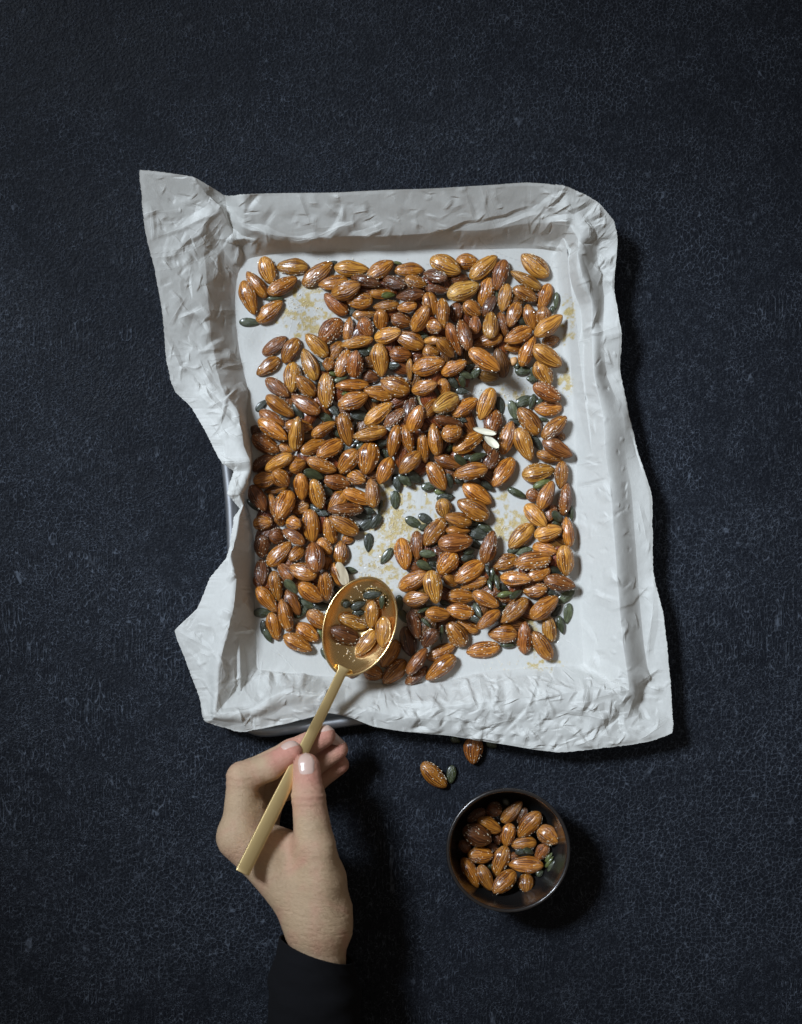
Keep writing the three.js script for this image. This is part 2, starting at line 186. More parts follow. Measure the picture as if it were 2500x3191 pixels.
{
  const N = ST.length, NU = 2200, rows = [34, 76, 58, 62], NV = rows.reduce((a, b) => a + b);
  const S = ST.map((s) => [at(s[0], s[1], 4), at(s[2], s[3], s[4]), at(s[5], s[6], s[7]), at(s[8], s[9], s[10])]);
  for (let k = 18; k <= 25; k++) { const c = ST[k]; S[k][2] = at(c[2] + 64, c[6], c[7] + 3); }
  const mid = at(1290, 1450, 4), cols = [];
  const overTray = (x, z) => {                                           // the lowest the sheet can lie where the tray stands
    let best = 1e9, inside = false; const n = path.length;
    for (let i = 0, k = n - 1; i < n; k = i++) {
      const a = path[i], b = path[k], ex = b.x - a.x, ez = b.z - a.z, t = clamp(((x - a.x) * ex + (z - a.z) * ez) / (ex * ex + ez * ez), 0, 1), dx = a.x + ex * t - x, dz = a.z + ez * t - z;
      best = Math.min(best, dx * dx + dz * dz);
      if ((a.z > z) !== (b.z > z) && x < (b.x - a.x) * (z - a.z) / (b.z - a.z) + a.x) inside = !inside;
    }
    const d = Math.sqrt(best);
    if (d < 0.0032) return 0.0174;
    return inside ? (d < 0.009 ? lerp(0.0174, 0.0046, (d - 0.0032) / 0.0058) : d < 0.0125 ? lerp(0.0046, 0.0028, (d - 0.009) / 0.0035) : 0) : 0;
  };
  for (let i = 0; i < NU; i++) {
    const f = i / NU * N, k = Math.floor(f), t = f - k, w = (c, ax) => lerp(lerp(S[k][c][ax], S[(k + 1) % N][c][ax], t), cr(S[(k + N - 1) % N][c][ax], S[k][c][ax], S[(k + 1) % N][c][ax], S[(k + 2) % N][c][ax], t), c === 0 ? 0.9 : 0.35);
    const P = [0, 1, 2, 3].map((c) => new THREE.Vector3(w(c, 'x'), w(c, 'y'), w(c, 'z')));
    const inner = P[0].clone().lerp(mid, 0.12); inner.y = P[0].y;
    const ends = P[3].clone().multiplyScalar(2).sub(P[2]);
    const jag = ((hash2(i >> 1, 3, 2) - 0.5) * 0.0004 + (vnoise(i / 14, 1, 8) - 0.5) * 0.0006) * (Math.abs(P[3].x) > 0.09 ? 1 : 0.2);       // cutter teeth along the edge
    P[3].addScaledVector(P[3].clone().sub(P[2]).setY(0).normalize(), jag);
    cols.push([inner, ...P, ends]);
  }
  const pts = new Array(NU * (NV + 1));
  for (let i = 0; i < NU; i++) {
    const P = cols[i]; let j = 0;
    const put = (p) => { pts[j * NU + i] = p; j++; };
    for (let r = 0; r < rows[0]; r++) { const t = Math.pow(r / rows[0], 0.8) * 0.999 + 0.001; put(mid.clone().lerp(P[1], t)); }
    for (let s = 0; s < 3; s++) for (let r = 0; r < rows[s + 1] + (s === 2 ? 1 : 0); r++) {
      const t = r / rows[s + 1], q = new THREE.Vector3();
      for (const ax of ['x', 'y', 'z']) { const c = cr(P[s][ax], P[s + 1][ax], P[s + 2][ax], P[s + 3][ax], t), l = lerp(P[s + 1][ax], P[s + 2][ax], t); q[ax] = lerp(l, c, 0.45); }
      put(q);
    }
  }
  for (const p of pts) p.y = Math.max(p.y, overTray(p.x, p.z));
  const base = gridGeo(NU, NV, (i, j) => pts[j * NU + i], { closeU: true });
  const nor = base.attributes.normal;
  const bump = (x, z, wgt) => {
    if (wgt <= 0) return 0;
    const qx = x + (vnoise(x * 130, z * 130, 61) - 0.5) * 0.003, qz = z + (vnoise(x * 130, z * 130, 63) - 0.5) * 0.003;
    let d = 0;
    for (const f of folds) {
      if (Math.abs(x - f.cx) > f.R || Math.abs(z - f.cz) > f.R) continue;
      const px = qx - f.x, pz = qz - f.z, t = px * f.ux + pz * f.uz; if (t < 0 || t > f.L) continue;
      const n = -px * f.uz + pz * f.ux; if (n > f.w2 || n < -f.w1) continue;
      const end = Math.min(1, t / (f.L * 0.35), (f.L - t) / (f.L * 0.35));
      d += f.h * end * (n > 0 ? 1 - n / f.w2 : 1 + n / f.w1);
    }
    return wgt * (d + 0.0016 * (fbm(x * 30, z * 30, 131, 2) - 0.5) + 0.00016 * (fbm(x * 240, z * 240, 135, 2) - 0.5));
  };
  const out = [];
  for (let j = 0; j <= NV; j++) for (let i = 0; i < NU; i++) {
    const k = j * NU + i, p = pts[k].clone(), n = new THREE.Vector3(nor.getX(k), nor.getY(k), nor.getZ(k)); if (n.y < 0) n.negate();
    const onFloor = j < rows[0] ? 1 - sstep(rows[0] - 6, rows[0], j) : 0;
    const wgt = sstep(rows[0] - 4, rows[0] + 16, j) * (1 - 0.6 * sstep(NV - 10, NV, j));
    const d = bump(p.x, p.z, Math.max(wgt, 0.16));
    p.addScaledVector(n, d);
    if (onFloor > 0) p.y = lerp(p.y, paperFloor(p.x, p.z) + d, onFloor);
    p.y = Math.max(p.y, overTray(p.x, p.z));
    out.push(p);
  }
  const geo = gridGeo(NU, NV, (i, j) => out[j * NU + i], { closeU: true, uv: (i, j, p) => paperUV(p) });
  // crease lines whitened along the folds, and the long pressed curves at the two upper corners
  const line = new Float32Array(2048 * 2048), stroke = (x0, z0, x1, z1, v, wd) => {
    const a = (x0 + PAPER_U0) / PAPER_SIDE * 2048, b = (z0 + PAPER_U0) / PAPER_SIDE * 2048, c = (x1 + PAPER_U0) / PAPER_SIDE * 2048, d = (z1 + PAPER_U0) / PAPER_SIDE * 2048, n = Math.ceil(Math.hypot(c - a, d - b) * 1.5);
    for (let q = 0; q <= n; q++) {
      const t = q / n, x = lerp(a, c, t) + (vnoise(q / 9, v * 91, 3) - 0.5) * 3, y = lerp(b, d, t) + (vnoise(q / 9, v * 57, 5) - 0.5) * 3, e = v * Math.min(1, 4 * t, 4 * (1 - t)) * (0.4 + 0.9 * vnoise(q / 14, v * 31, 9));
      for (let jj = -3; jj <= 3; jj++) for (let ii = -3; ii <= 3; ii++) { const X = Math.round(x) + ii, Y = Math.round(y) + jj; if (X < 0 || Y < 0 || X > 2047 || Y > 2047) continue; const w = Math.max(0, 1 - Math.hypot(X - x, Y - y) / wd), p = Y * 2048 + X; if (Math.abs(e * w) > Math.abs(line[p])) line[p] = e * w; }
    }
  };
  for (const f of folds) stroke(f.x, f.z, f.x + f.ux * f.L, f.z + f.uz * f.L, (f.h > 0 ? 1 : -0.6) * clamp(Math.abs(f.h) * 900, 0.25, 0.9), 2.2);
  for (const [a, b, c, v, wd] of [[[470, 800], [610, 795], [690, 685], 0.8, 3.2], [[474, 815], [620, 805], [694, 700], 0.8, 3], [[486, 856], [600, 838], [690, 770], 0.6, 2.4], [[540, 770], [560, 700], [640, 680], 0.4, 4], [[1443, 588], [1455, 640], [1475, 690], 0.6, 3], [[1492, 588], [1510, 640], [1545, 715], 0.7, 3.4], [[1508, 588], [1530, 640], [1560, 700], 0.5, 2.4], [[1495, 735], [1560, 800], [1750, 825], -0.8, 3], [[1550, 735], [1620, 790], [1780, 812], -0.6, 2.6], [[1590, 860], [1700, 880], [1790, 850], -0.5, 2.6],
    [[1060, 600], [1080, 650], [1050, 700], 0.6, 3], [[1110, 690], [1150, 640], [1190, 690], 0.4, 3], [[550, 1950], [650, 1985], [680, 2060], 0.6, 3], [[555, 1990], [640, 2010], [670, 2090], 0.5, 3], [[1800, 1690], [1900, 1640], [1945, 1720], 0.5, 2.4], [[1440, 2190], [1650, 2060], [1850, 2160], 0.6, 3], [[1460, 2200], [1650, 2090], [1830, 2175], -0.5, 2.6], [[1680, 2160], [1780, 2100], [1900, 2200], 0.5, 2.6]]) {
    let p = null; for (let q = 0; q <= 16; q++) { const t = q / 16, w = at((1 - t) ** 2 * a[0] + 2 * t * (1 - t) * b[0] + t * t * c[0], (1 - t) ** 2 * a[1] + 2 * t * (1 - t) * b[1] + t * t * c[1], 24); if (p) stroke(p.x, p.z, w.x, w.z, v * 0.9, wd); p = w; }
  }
  // colour: fibres, mottling, greasy syrup spots with crusts of sugar
  const stains = [[1240, 1640, 85, 100], [1205, 1700, 70, 70], [1590, 1640, 45, 40], [1180, 1790, 60, 40], [940, 905, 45, 25], [960, 960, 40, 40], [1350, 1265, 45, 35], [1590, 1245, 40, 30], [1210, 1560, 35, 60],
    [1150, 1850, 45, 60], [1570, 1570, 20, 45], [1765, 1000, 14, 60], [1755, 1190, 16, 40], [1270, 1470, 30, 20], [950, 1000, 60, 60], [1310, 1840, 20, 40], [1640, 1960, 40, 50], [1700, 2070, 40, 14]];
  const paperMap = dataTex(2048, 2048, (x, y) => {
    const wx = x / 2048 * PAPER_SIDE - PAPER_U0, wz = y / 2048 * PAPER_SIDE - PAPER_U0, X = wx / PX + 1250, Y = wz / PX + 1595.5;
    let v = 1 + 0.10 * (fbm(x / 90, y / 90, 71, 4) - 0.5) + 0.07 * (fbm(x / 4, y / 9, 73, 2) - 0.5) + 0.06 * (hash2(x, y, 4) - 0.5), s = 0;
    for (const [a, b, ra, rb] of stains) { const d = ((X - a) / ra) ** 2 + ((Y - b) / rb) ** 2; if (d < 4) s = Math.max(s, 1.0 * sstep(0.05, 0.33, fbm(x / 14, y / 14, 81, 4) - 0.42 - d * 0.10 + 0.12)); }
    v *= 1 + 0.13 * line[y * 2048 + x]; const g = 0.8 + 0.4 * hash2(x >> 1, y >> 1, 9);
    return [0.66 * v * lerp(1, 0.84 * g, s), 0.65 * v * lerp(1, 0.66 * g, s), 0.615 * v * lerp(1, 0.30 * g, s)].map((c) => Math.pow(c, 1 / 2.2));
  }, true);
  const fibre = dataTex(2048, 2048, (x, y) => { const v = 0.5 + 0.14 * (fbm(x / 8, y / 13, 75, 3) - 0.5) + 0.05 * (hash2(x >> 1, y >> 1, 6) - 0.5) + 0.42 * line[y * 2048 + x]; return [v, v, v]; });
  const pm = new THREE.MeshPhysicalMaterial({ map: paperMap, roughness: 0.62, bumpMap: fibre, bumpScale: 0.0004, side: THREE.DoubleSide, transmission: 0.22, thickness: 0 });
  tag(mesh('baking_paper', geo, pm), 'crumpled off-white baking paper lining the tray under the almonds', 'baking paper');
}

// ---------------------------------------------------------------- almonds and pumpkin seeds: shapes and materials
const R0 = rng(11);
const streaks = (x, y) => { const u = x / 512, v = y / 512, w = (fbm(u * 5, v * 3, 5, 3) - 0.5) * 0.06; return [fbm((u + w) * 46, v * 1.7, 31, 3), fbm((u + w) * 95, v * 5, 41, 2), fbm(u * 5, v * 4, 51, 3)]; };
const almondMap = dataTex(512, 512, (x, y) => {
  const [a, b, m] = streaks(x, y), line = sstep(0.48, 0.30, a) * 0.5 + sstep(0.45, 0.3, b) * 0.3, t = clamp(1.0 - line + (m - 0.5) * 0.4 + 0.06 * (hash2(x, y, 2) - 0.5), 0.35, 1.08);
  return [0.95 * Math.pow(t, 0.75), 0.92 * Math.pow(t, 1.0), 0.86 * Math.pow(t, 1.25)];
}, true);
const almondBump = dataTex(512, 512, (x, y) => { const [a, b] = streaks(x, y), k = 0.6 * a + 0.25 * b + 0.2 * vnoise(x / 5, y / 9, 3); return [k, k, k]; });
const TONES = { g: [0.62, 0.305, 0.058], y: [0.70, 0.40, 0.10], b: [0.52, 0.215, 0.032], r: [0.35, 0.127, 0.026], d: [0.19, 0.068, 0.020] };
const toneWord = { g: 'golden', y: 'golden', b: 'tawny', r: 'reddish', d: 'dark' };
const skins = {};
for (const [k, c] of Object.entries(TONES)) skins[k] = [0.84, 0.95, 1.05, 1.18].map((f, i) => new THREE.MeshPhysicalMaterial({
  color: new THREE.Color().setRGB(c[0] * f * (i % 2 ? 1.02 : 0.98), c[1] * f, c[2] * f), map: almondMap, bumpMap: almondBump, bumpScale: 0.0008, roughness: 0.30, clearcoat: 0.42, clearcoatRoughness: 0.17 }));
const nutPale = new THREE.MeshStandardMaterial({ color: new THREE.Color().setRGB(0.56, 0.47, 0.33), roughness: 0.6 });
const sugarMat = new THREE.MeshPhysicalMaterial({ color: new THREE.Color().setRGB(0.92, 0.82, 0.64), roughness: 0.15, clearcoat: 0.6, transmission: 0.2, thickness: 0 });
const prof = (s) => 2.134 * Math.sqrt(Math.max(0, s)) * Math.pow(Math.max(0, 1 - s), 0.6);        // blunt end at 0, point at 1
function almondGeo(seed) {
  const r = rng(seed), ns = 36, nt = 40, k1 = 9 + Math.floor(r() * 5), ph = r() * 6, bend = (r() - 0.5) * 0.10, puff = 0.92 + r() * 0.16, lean = (r() - 0.5) * 0.12;
  return gridGeo(nt, ns, (i, j) => {
    const s = 0.5 - 0.5 * Math.cos(Math.PI * j / ns), th = i / nt * Math.PI * 2, c = Math.cos(th), n = Math.sin(th);
    let q = Math.pow(prof(clamp(s + lean * s * (1 - s), 0, 1)), puff);
    const dent = 1 + 0.20 * (vnoise(s * 3 + seed, (c + 1) * 1.4 + (n + 1) * 1.1, seed) - 0.5) + 0.045 * Math.sin(th * k1 + ph + 2.2 * vnoise(s * 4, seed, 3)) * Math.sin(Math.PI * s) + 0.06 * (vnoise(s * 7, c * 6 + n * 5 + 20, seed + 4) - 0.5);
    q *= dent;
    return new THREE.Vector3(s - 0.5, 0.5 * q * n * (1 - 0.06 * Math.abs(c)), 0.5 * q * c + bend * Math.sin(Math.PI * s));
  }, { closeU: true });
}
const almondGeos = Array.from({ length: 14 }, (_, i) => almondGeo(100 + i * 7));
function grainGeo(seed, n) {                                                    // sugar crystals stuck on a kernel of unit size
  const r = rng(seed), parts = [], up = new THREE.Quaternion(), e = new THREE.Euler();
  const clump = r() * 6.28;
  for (let i = 0; i < n; i++) {
    const s = 0.06 + 0.88 * r(), th = (r() < 0.55 ? clump + (r() - 0.5) * 2.4 : r() * 6.28), q = Math.pow(prof(s), 1) * 0.5;
    const b = new THREE.OctahedronGeometry(1, 0), z = 0.009 + 0.020 * r() * r();
    b.scale(z, z * 1.5, z * 1.7); b.applyQuaternion(up.setFromEuler(e.set(r() * 6, r() * 6, r() * 6)));
    b.translate(s - 0.5, q * Math.sin(th), q * Math.cos(th)); parts.push(b);
  }
  const g = mergeGeometries(parts); g.deleteAttribute('uv'); return g;
}
const grainGeos = Array.from({ length: 10 }, (_, i) => grainGeo(500 + i, 40 + (i * 23) % 60));
function seedGeo(seed) {
  const r = rng(seed), ns = 16, nt = 22, tip = 0.62 + r() * 0.2;
  return gridGeo(nt, ns, (i, j) => {
    const s = 0.5 - 0.5 * Math.cos(Math.PI * j / ns), th = i / nt * Math.PI * 2, q = 2 * Math.sqrt(s) * Math.pow(1 - s, tip) * (tip > 0.6 ? 1.06 : 1), c = Math.cos(th), n = Math.sin(th);
    const edge = 1 + 0.22 * Math.exp(-(((Math.abs(c) - 0.86) / 0.1) ** 2));          // raised rim round the flat faces
    return new THREE.Vector3(s - 0.5, 0.5 * q * n * edge * (1 + 0.25 * (vnoise(s * 5, c * 3 + 5, seed) - 0.5)), 0.5 * q * c);
  }, { closeU: true });
}
const seedGeos = Array.from({ length: 7 }, (_, i) => seedGeo(900 + i));
const seedMap = dataTex(128, 128, (x, y) => { const t = 0.72 + 0.5 * (fbm(x / 6, y / 22, 61, 3) - 0.5) + 0.2 * (hash2(x, y, 5) - 0.5); return [t, t, t * 0.97]; }, true);
const seedTones = { k: [0.030, 0.034, 0.022], n: [0.042, 0.050, 0.020], l: [0.088, 0.100, 0.050], v: [0.11, 0.125, 0.03] };
const seedWord = { k: 'blackish', n: 'dark-green', l: 'grey-green', v: 'olive' };
const seedMats = Object.fromEntries(Object.entries(seedTones).map(([k, c]) => [k, new THREE.MeshPhysicalMaterial({ color: new THREE.Color().setRGB(...c.map((v) => v * 1.9)), map: seedMap, bumpMap: seedMap, bumpScale: 0.0006, roughness: 0.34, clearcoat: 0.7, clearcoatRoughness: 0.18 })]));

// ---------------------------------------------------------------- what lies in the tray, read from the photograph
// almond: blunt end x, y, point x, y, width, layer (0 lowest), tone; seeds: end x, y, end x, y, width, layer, tone. Each block has its own corner in the photo and three units per photo pixel.
const BLOCKS = [
  { o: [730, 770], a: [
    [270, 92, 355, 345, 165, 1, 'g'], [690, 190, 400, 185, 150, 0, 'g'], [305, 470, 122, 232, 125, 0, 'b'], [85, 318, 190, 628, 155, 0, 'b'], [318, 430, 585, 290, 145, 1, 'b'], [215, 690, 450, 510, 150, 1, 'b'], [645, 350, 915, 150, 160, 0, 'b'],
    [940, 190, 1255, 210, 155, 1, 'g'], [1250, 290, 1485, 135, 150, 1, 'b'], [1765, 215, 1495, 220, 135, 1, 'b'], [1060, 310, 790, 355, 140, 0, 'b'], [910, 440, 1185, 350, 185, 2, 'b'], [1055, 625, 850, 440, 150, 0, 'r'], [1295, 500, 1050, 500, 150, 1, 'b'],
    [1095, 285, 1375, 355, 120, 1, 'd'], [1390, 300, 1605, 370, 125, 0, 'd'], [1600, 290, 1800, 360, 130, 1, 'b'], [1270, 430, 1500, 440, 110, 0, 'b'], [1545, 540, 1300, 560, 105, 1, 'b'], [1785, 440, 1515, 465, 110, 1, 'd'], [1710, 540, 1525, 575, 110, 1, 'b'],
    [1110, 640, 1320, 620, 110, 0, 'b'], [1375, 585, 1370, 780, 145, 1, 'b'], [1465, 660, 1670, 720, 145, 2, 'r'], [1000, 680, 800, 895, 190, 1, 'r'], [1050, 880, 1085, 655, 105, 1, 'b'], [1195, 665, 1270, 835, 140, 1, 'r'], [1310, 850, 1565, 790, 150, 2, 'g'],
    [1295, 860, 1000, 920, 105, 2, 'g'], [865, 1020, 675, 818, 140, 1, 'g'], [270, 1000, 490, 845, 135, 0, 'r'], [600, 860, 465, 1080, 150, 0, 'b'], [425, 1045, 215, 1190, 130, 0, 'b'], [760, 1245, 650, 950, 150, 2, 'g'], [1010, 890, 880, 1060, 130, 0, 'b'],
    [900, 1030, 870, 1160, 110, 0, 'b'], [970, 1210, 1075, 955, 140, 2, 'b'], [1120, 1220, 1145, 965, 160, 2, 'r'], [1345, 905, 1380, 1210, 165, 2, 'g'], [1455, 990, 1660, 1010, 150, 1, 'r'], [1770, 930, 1515, 820, 165, 0, 'b'], [1640, 1040, 1645, 1250, 65, 2, 'g']],
    s: [[45, 700, 250, 705, 95, 0, 'n'], [290, 482, 470, 486, 55, 0, 'n'], [1370, 455, 1515, 445, 75, 2, 'v'], [1480, 150, 1570, 152, 45, 0, 'v'], [880, 170, 960, 140, 60, 0, 'k'], [1060, 610, 1150, 600, 80, 0, 'k'], [1165, 990, 1265, 970, 105, 0, 'k'], [1255, 980, 1290, 930, 50, 0, 'n'], [780, 1080, 840, 1150, 80, 0, 'k'], [1450, 1110, 1520, 1105, 80, 0, 'k']] },
  { o: [1250, 770], a: [
    [278, 112, 555, 235, 185, 1, 'g'], [515, 140, 720, 135, 145, 0, 'b'], [650, 290, 895, 88, 165, 2, 'g'], [970, 120, 890, 400, 145, 1, 'r'], [1375, 270, 1132, 72, 175, 1, 'g'], [1310, 395, 1028, 228, 120, 1, 'g'], [435, 300, 205, 240, 120, 1, 'd'], [640, 290, 440, 330, 110, 0, 'd'],
    [435, 460, 730, 350, 180, 2, 'y'], [830, 290, 755, 560, 150, 0, 'b'], [995, 345, 945, 605, 140, 2, 'g'], [1050, 385, 1270, 500, 135, 1, 'b'], [1385, 345, 1295, 590, 130, 1, 'b'], [230, 385, 445, 410, 95, 1, 'd'], [255, 425, 300, 640, 155, 1, 'b'], [110, 785, 255, 548, 150, 2, 'b'],
    [385, 478, 400, 765, 125, 1, 'b'], [520, 520, 500, 700, 140, 0, 'd'], [590, 520, 745, 640, 155, 1, 'b'], [770, 650, 880, 460, 115, 0, 'd'], [830, 868, 845, 592, 145, 2, 'g'], [930, 605, 985, 838, 105, 1, 'r'], [1100, 515, 1010, 745, 125, 1, 'b'], [1180, 538, 1240, 775, 125, 1, 'b'],
    [1330, 735, 1330, 552, 145, 1, 'b'], [1255, 825, 1505, 642, 160, 2, 'g'], [690, 815, 695, 640, 110, 1, 'r'], [240, 720, 385, 770, 130, 1, 'b'], [445, 715, 555, 1008, 120, 1, 'r'], [635, 968, 552, 675, 125, 1, 'r'], [945, 840, 680, 918, 130, 0, 'b'], [1220, 765, 968, 880, 150, 1, 'b'],
    [1145, 935, 960, 935, 105, 0, 'b'], [1125, 1112, 1245, 825, 140, 2, 'b'], [1320, 890, 1480, 860, 110, 0, 'b'], [1240, 930, 1500, 1105, 168, 2, 'g'], [210, 880, 430, 860, 90, 0, 'g'], [205, 965, 360, 995, 145, 0, 'b'], [335, 855, 500, 1028, 115, 1, 'b'], [110, 1150, 408, 1075, 178, 2, 'b'],
    [380, 1180, 610, 1072, 140, 1, 'b'], [648, 960, 915, 1150, 165, 1, 'b'], [120, 1040, 200, 1080, 90, 0, 'd']],
    s: [[1455, 420, 1445, 590, 58, 0, 'l'], [1420, 560, 1400, 620, 50, 0, 'n'], [105, 795, 240, 810, 60, 0, 'l'], [190, 845, 240, 830, 50, 0, 'n'], [870, 420, 900, 470, 60, 0, 'l'], [1120, 690, 1180, 730, 90, 0, 'k'], [1070, 1140, 1105, 1050, 55, 0, 'n']] },
  { o: [770, 1130], a: [
    [430, -5, 420, 278, 160, 1, 'g'], [175, 150, 395, 318, 140, 1, 'r'], [630, 312, 462, 122, 145, 2, 'b'], [735, 105, 745, 425, 158, 2, 'g'], [1140, 212, 830, 220, 112, 1, 'b'], [1075, 115, 1235, 150, 130, 0, 'd'], [1520, 265, 1252, 165, 190, 2, 'b'], [1370, 310, 1095, 262, 135, 1, 'b'],
    [1540, 265, 1780, 195, 145, 1, 'b'], [858, 405, 1130, 305, 162, 1, 'b'], [182, 312, 440, 498, 135, 1, 'b'], [680, 470, 420, 310, 142, 1, 'r'], [1108, 572, 1358, 380, 152, 1, 'g'], [1470, 440, 1285, 598, 118, 1, 'r'], [1545, 308, 1490, 585, 130, 0, 'd'], [1525, 645, 1632, 402, 145, 2, 'b'],
    [120, 455, 350, 590, 130, 0, 'r'], [108, 535, 375, 718, 155, 1, 'b'], [365, 580, 615, 612, 125, 0, 'b'], [445, 832, 482, 502, 140, 2, 'g'], [608, 685, 830, 560, 112, 1, 'b'], [888, 475, 958, 778, 152, 2, 'b'], [1302, 630, 998, 698, 138, 1, 'g'], [1410, 588, 1345, 882, 130, 1, 'b'],
    [1475, 585, 1535, 842, 115, 1, 'b'], [50, 685, 300, 835, 160, 2, 'r'], [100, 590, 60, 685, 100, 0, 'd'], [310, 760, 430, 840, 120, 0, 'b'], [503, 840, 750, 728, 142, 1, 'b'], [895, 735, 652, 878, 160, 2, 'b'], [60, 1010, 260, 880, 150, 0, 'd'], [425, 868, 168, 1008, 130, 2, 'g'],
    [395, 990, 548, 930, 150, 0, 'b'], [565, 905, 832, 1008, 130, 1, 'b'], [1030, 820, 858, 1035, 160, 1, 'b'], [1165, 742, 1105, 1042, 198, 2, 'b'], [1350, 890, 1238, 1132, 152, 1, 'b'], [1622, 838, 1430, 1035, 152, 2, 'b'], [1635, 655, 1668, 935, 115, 1, 'b'], [62, 1115, 282, 1065, 150, 1, 'b'],
    [248, 1008, 388, 1155, 150, 2, 'b'], [720, 1088, 968, 1145, 145, 1, 'r'], [938, 1042, 1112, 1110, 140, 0, 'b']],
    s: [[85, 455, 190, 345, 85, 0, 'k'], [425, 380, 530, 525, 75, 0, 'k'], [695, 490, 795, 550, 90, 0, 'n'], [800, 182, 945, 130, 60, 0, 'l'], [770, 95, 840, 120, 50, 0, 'v'], [890, 295, 950, 285, 45, 0, 'v'], [985, 480, 1115, 505, 105, 0, 'k'], [790, 420, 840, 480, 90, 0, 'k'], [525, 1010, 722, 1085, 102, 1, 'n'], [1230, 760, 1300, 740, 80, 0, 'k'],
      [1040, 790, 1080, 735, 70, 0, 'n'], [1000, 740, 1040, 730, 60, 0, 'k'], [1260, 820, 1310, 890, 70, 0, 'n'], [1385, 1050, 1415, 1195, 100, 0, 'k'], [1418, 1045, 1540, 1155, 95, 1, 'n'], [1515, 1035, 1610, 1105, 100, 0, 'k'], [905, 800, 990, 770, 90, 0, 'k'], [1180, 350, 1240, 340, 60, 0, 'k'], [820, 640, 870, 690, 60, 0, 'n']] },
  { o: [1280, 1130], a: [
    [1188, -15, 1302, 212, 170, 1, 'g'], [1150, 212, 1402, 342, 152, 1, 'r'], [1412, 418, 1158, 436, 148, 1, 'b'], [290, 152, 338, 322, 118, 1, 'b'], [455, 312, 205, 452, 175, 2, 'y'], [388, 492, 622, 338, 150, 1, 'b'], [265, 348, 108, 512, 130, 0, 'b'], [765, 242, 648, 532, 162, 1, 'g'],
    [802, 438, 738, 685, 162, 0, 'r'], [218, 518, 502, 592, 110, 0, 'd'], [295, 692, 478, 625, 162, 1, 'b'], [252, 868, 212, 570, 130, 2, 'b'], [402, 828, 690, 655, 168, 2, 'b'], [858, 852, 948, 550, 152, 1, 'b'], [1195, 668, 1012, 428, 168, 1, 'b'], [1005, 615, 1122, 910, 158, 1, 'g'],
    [1232, 702, 1455, 508, 145, 2, 'b'], [1238, 730, 1508, 872, 158, 1, 'r'], [1178, 850, 1430, 902, 112, 0, 'b'], [1350, 660, 1442, 712, 90, 0, 'b'], [225, 880, 482, 978, 120, 0, 'r'], [802, 800, 700, 1012, 150, 0, 'd'], [172, 938, 322, 1188, 155, 1, 'b'], [715, 990, 408, 1052, 150, 1, 'b'],
    [958, 892, 772, 1155, 158, 1, 'b'], [1045, 1055, 1342, 1000, 182, 1, 'g'], [1418, 922, 1395, 1178, 130, 2, 'b'], [150, 560, 100, 640, 90, 0, 'd']],
    s: [[560, 145, 648, 55, 82, 0, 'n'], [530, 50, 580, 30, 60, 0, 'k'], [480, 100, 555, 130, 88, 0, 'l'], [362, 130, 442, 245, 80, 0, 'k'], [465, 120, 502, 240, 75, 1, 'n'], [440, 265, 532, 272, 78, 0, 'k'], [982, 85, 1122, 65, 92, 0, 'n'], [1145, 35, 1130, 122, 60, 0, 'n'], [1085, 148, 1202, 155, 72, 0, 'n'], [990, 50, 1010, 0, 45, 0, 'n'], [820, 322, 852, 475, 98, 0, 'k'],
      [932, 352, 985, 535, 92, 1, 'l'], [1000, 388, 1118, 328, 102, 0, 'n'], [1158, 292, 1112, 442, 72, 1, 'n'], [1190, 370, 1240, 345, 60, 0, 'n'], [1195, 525, 1292, 542, 45, 0, 'n'], [918, 545, 1032, 570, 75, 0, 'k'], [1142, 688, 1228, 822, 82, 0, 'k'], [402, 865, 542, 972, 85, 1, 'n'], [532, 912, 722, 848, 90, 1, 'n'], [510, 890, 570, 880, 60, 0, 'k'], [330, 832, 402, 768, 62, 0, 'n'],
      [345, 1030, 385, 1182, 72, 0, 'k'], [102, 1160, 242, 1148, 85, 0, 'n'], [408, 1090, 512, 1142, 62, 0, 'k'], [655, 1108, 772, 1192, 80, 0, 'k'], [1142, 1168, 1312, 1098, 78, 2, 'v'], [450, 520, 510, 545, 60, 0, 'k']] },
  { o: [770, 1490], a: [
    [500, -45, 515, 208, 135, 2, 'b'], [618, 12, 692, 288, 142, 1, 'g'], [382, 88, 162, 128, 80, 1, 'b'], [38, 70, 168, 302, 140, 1, 'd'], [212, 150, 282, 385, 92, 0, 'b'], [300, 330, 335, 458, 110, 0, 'b'], [408, 112, 285, 388, 185, 2, 'b'], [580, 248, 420, 320, 120, 0, 'b'], [588, 295, 608, 605, 172, 2, 'b'],
    [362, 400, 512, 452, 135, 0, 'b'], [58, 430, 242, 408, 142, 1, 'b'], [935, 128, 765, 305, 150, 0, 'b'], [1088, 292, 762, 300, 122, 2, 'r'], [902, 122, 1180, 232, 140, 1, 'b'], [1185, 275, 1158, 5, 140, 1, 'b'], [1040, 515, 770, 365, 168, 2, 'b'], [805, 612, 745, 370, 130, 0, 'b'], [890, 560, 1000, 582, 100, 0, 'b'],
    [210, 525, 362, 562, 160, 1, 'd'], [535, 615, 335, 485, 115, 1, 'r'], [145, 528, 138, 752, 142, 0, 'd'], [198, 812, 408, 605, 152, 1, 'b'], [530, 638, 398, 772, 135, 0, 'b'], [645, 882, 612, 600, 175, 2, 'r'], [670, 568, 782, 712, 130, 0, 'b'], [870, 812, 882, 585, 146, 1, 'b'], [735, 730, 745, 862, 120, 0, 'b'],
    [130, 758, 145, 1002, 128, 1, 'd'], [432, 952, 290, 805, 122, 1, 'r'], [652, 912, 402, 828, 162, 1, 'b'], [252, 870, 292, 1148, 132, 1, 'b'], [720, 872, 752, 1152, 142, 1, 'b'], [1440, 560, 1482, 858, 166, 1, 'b']],
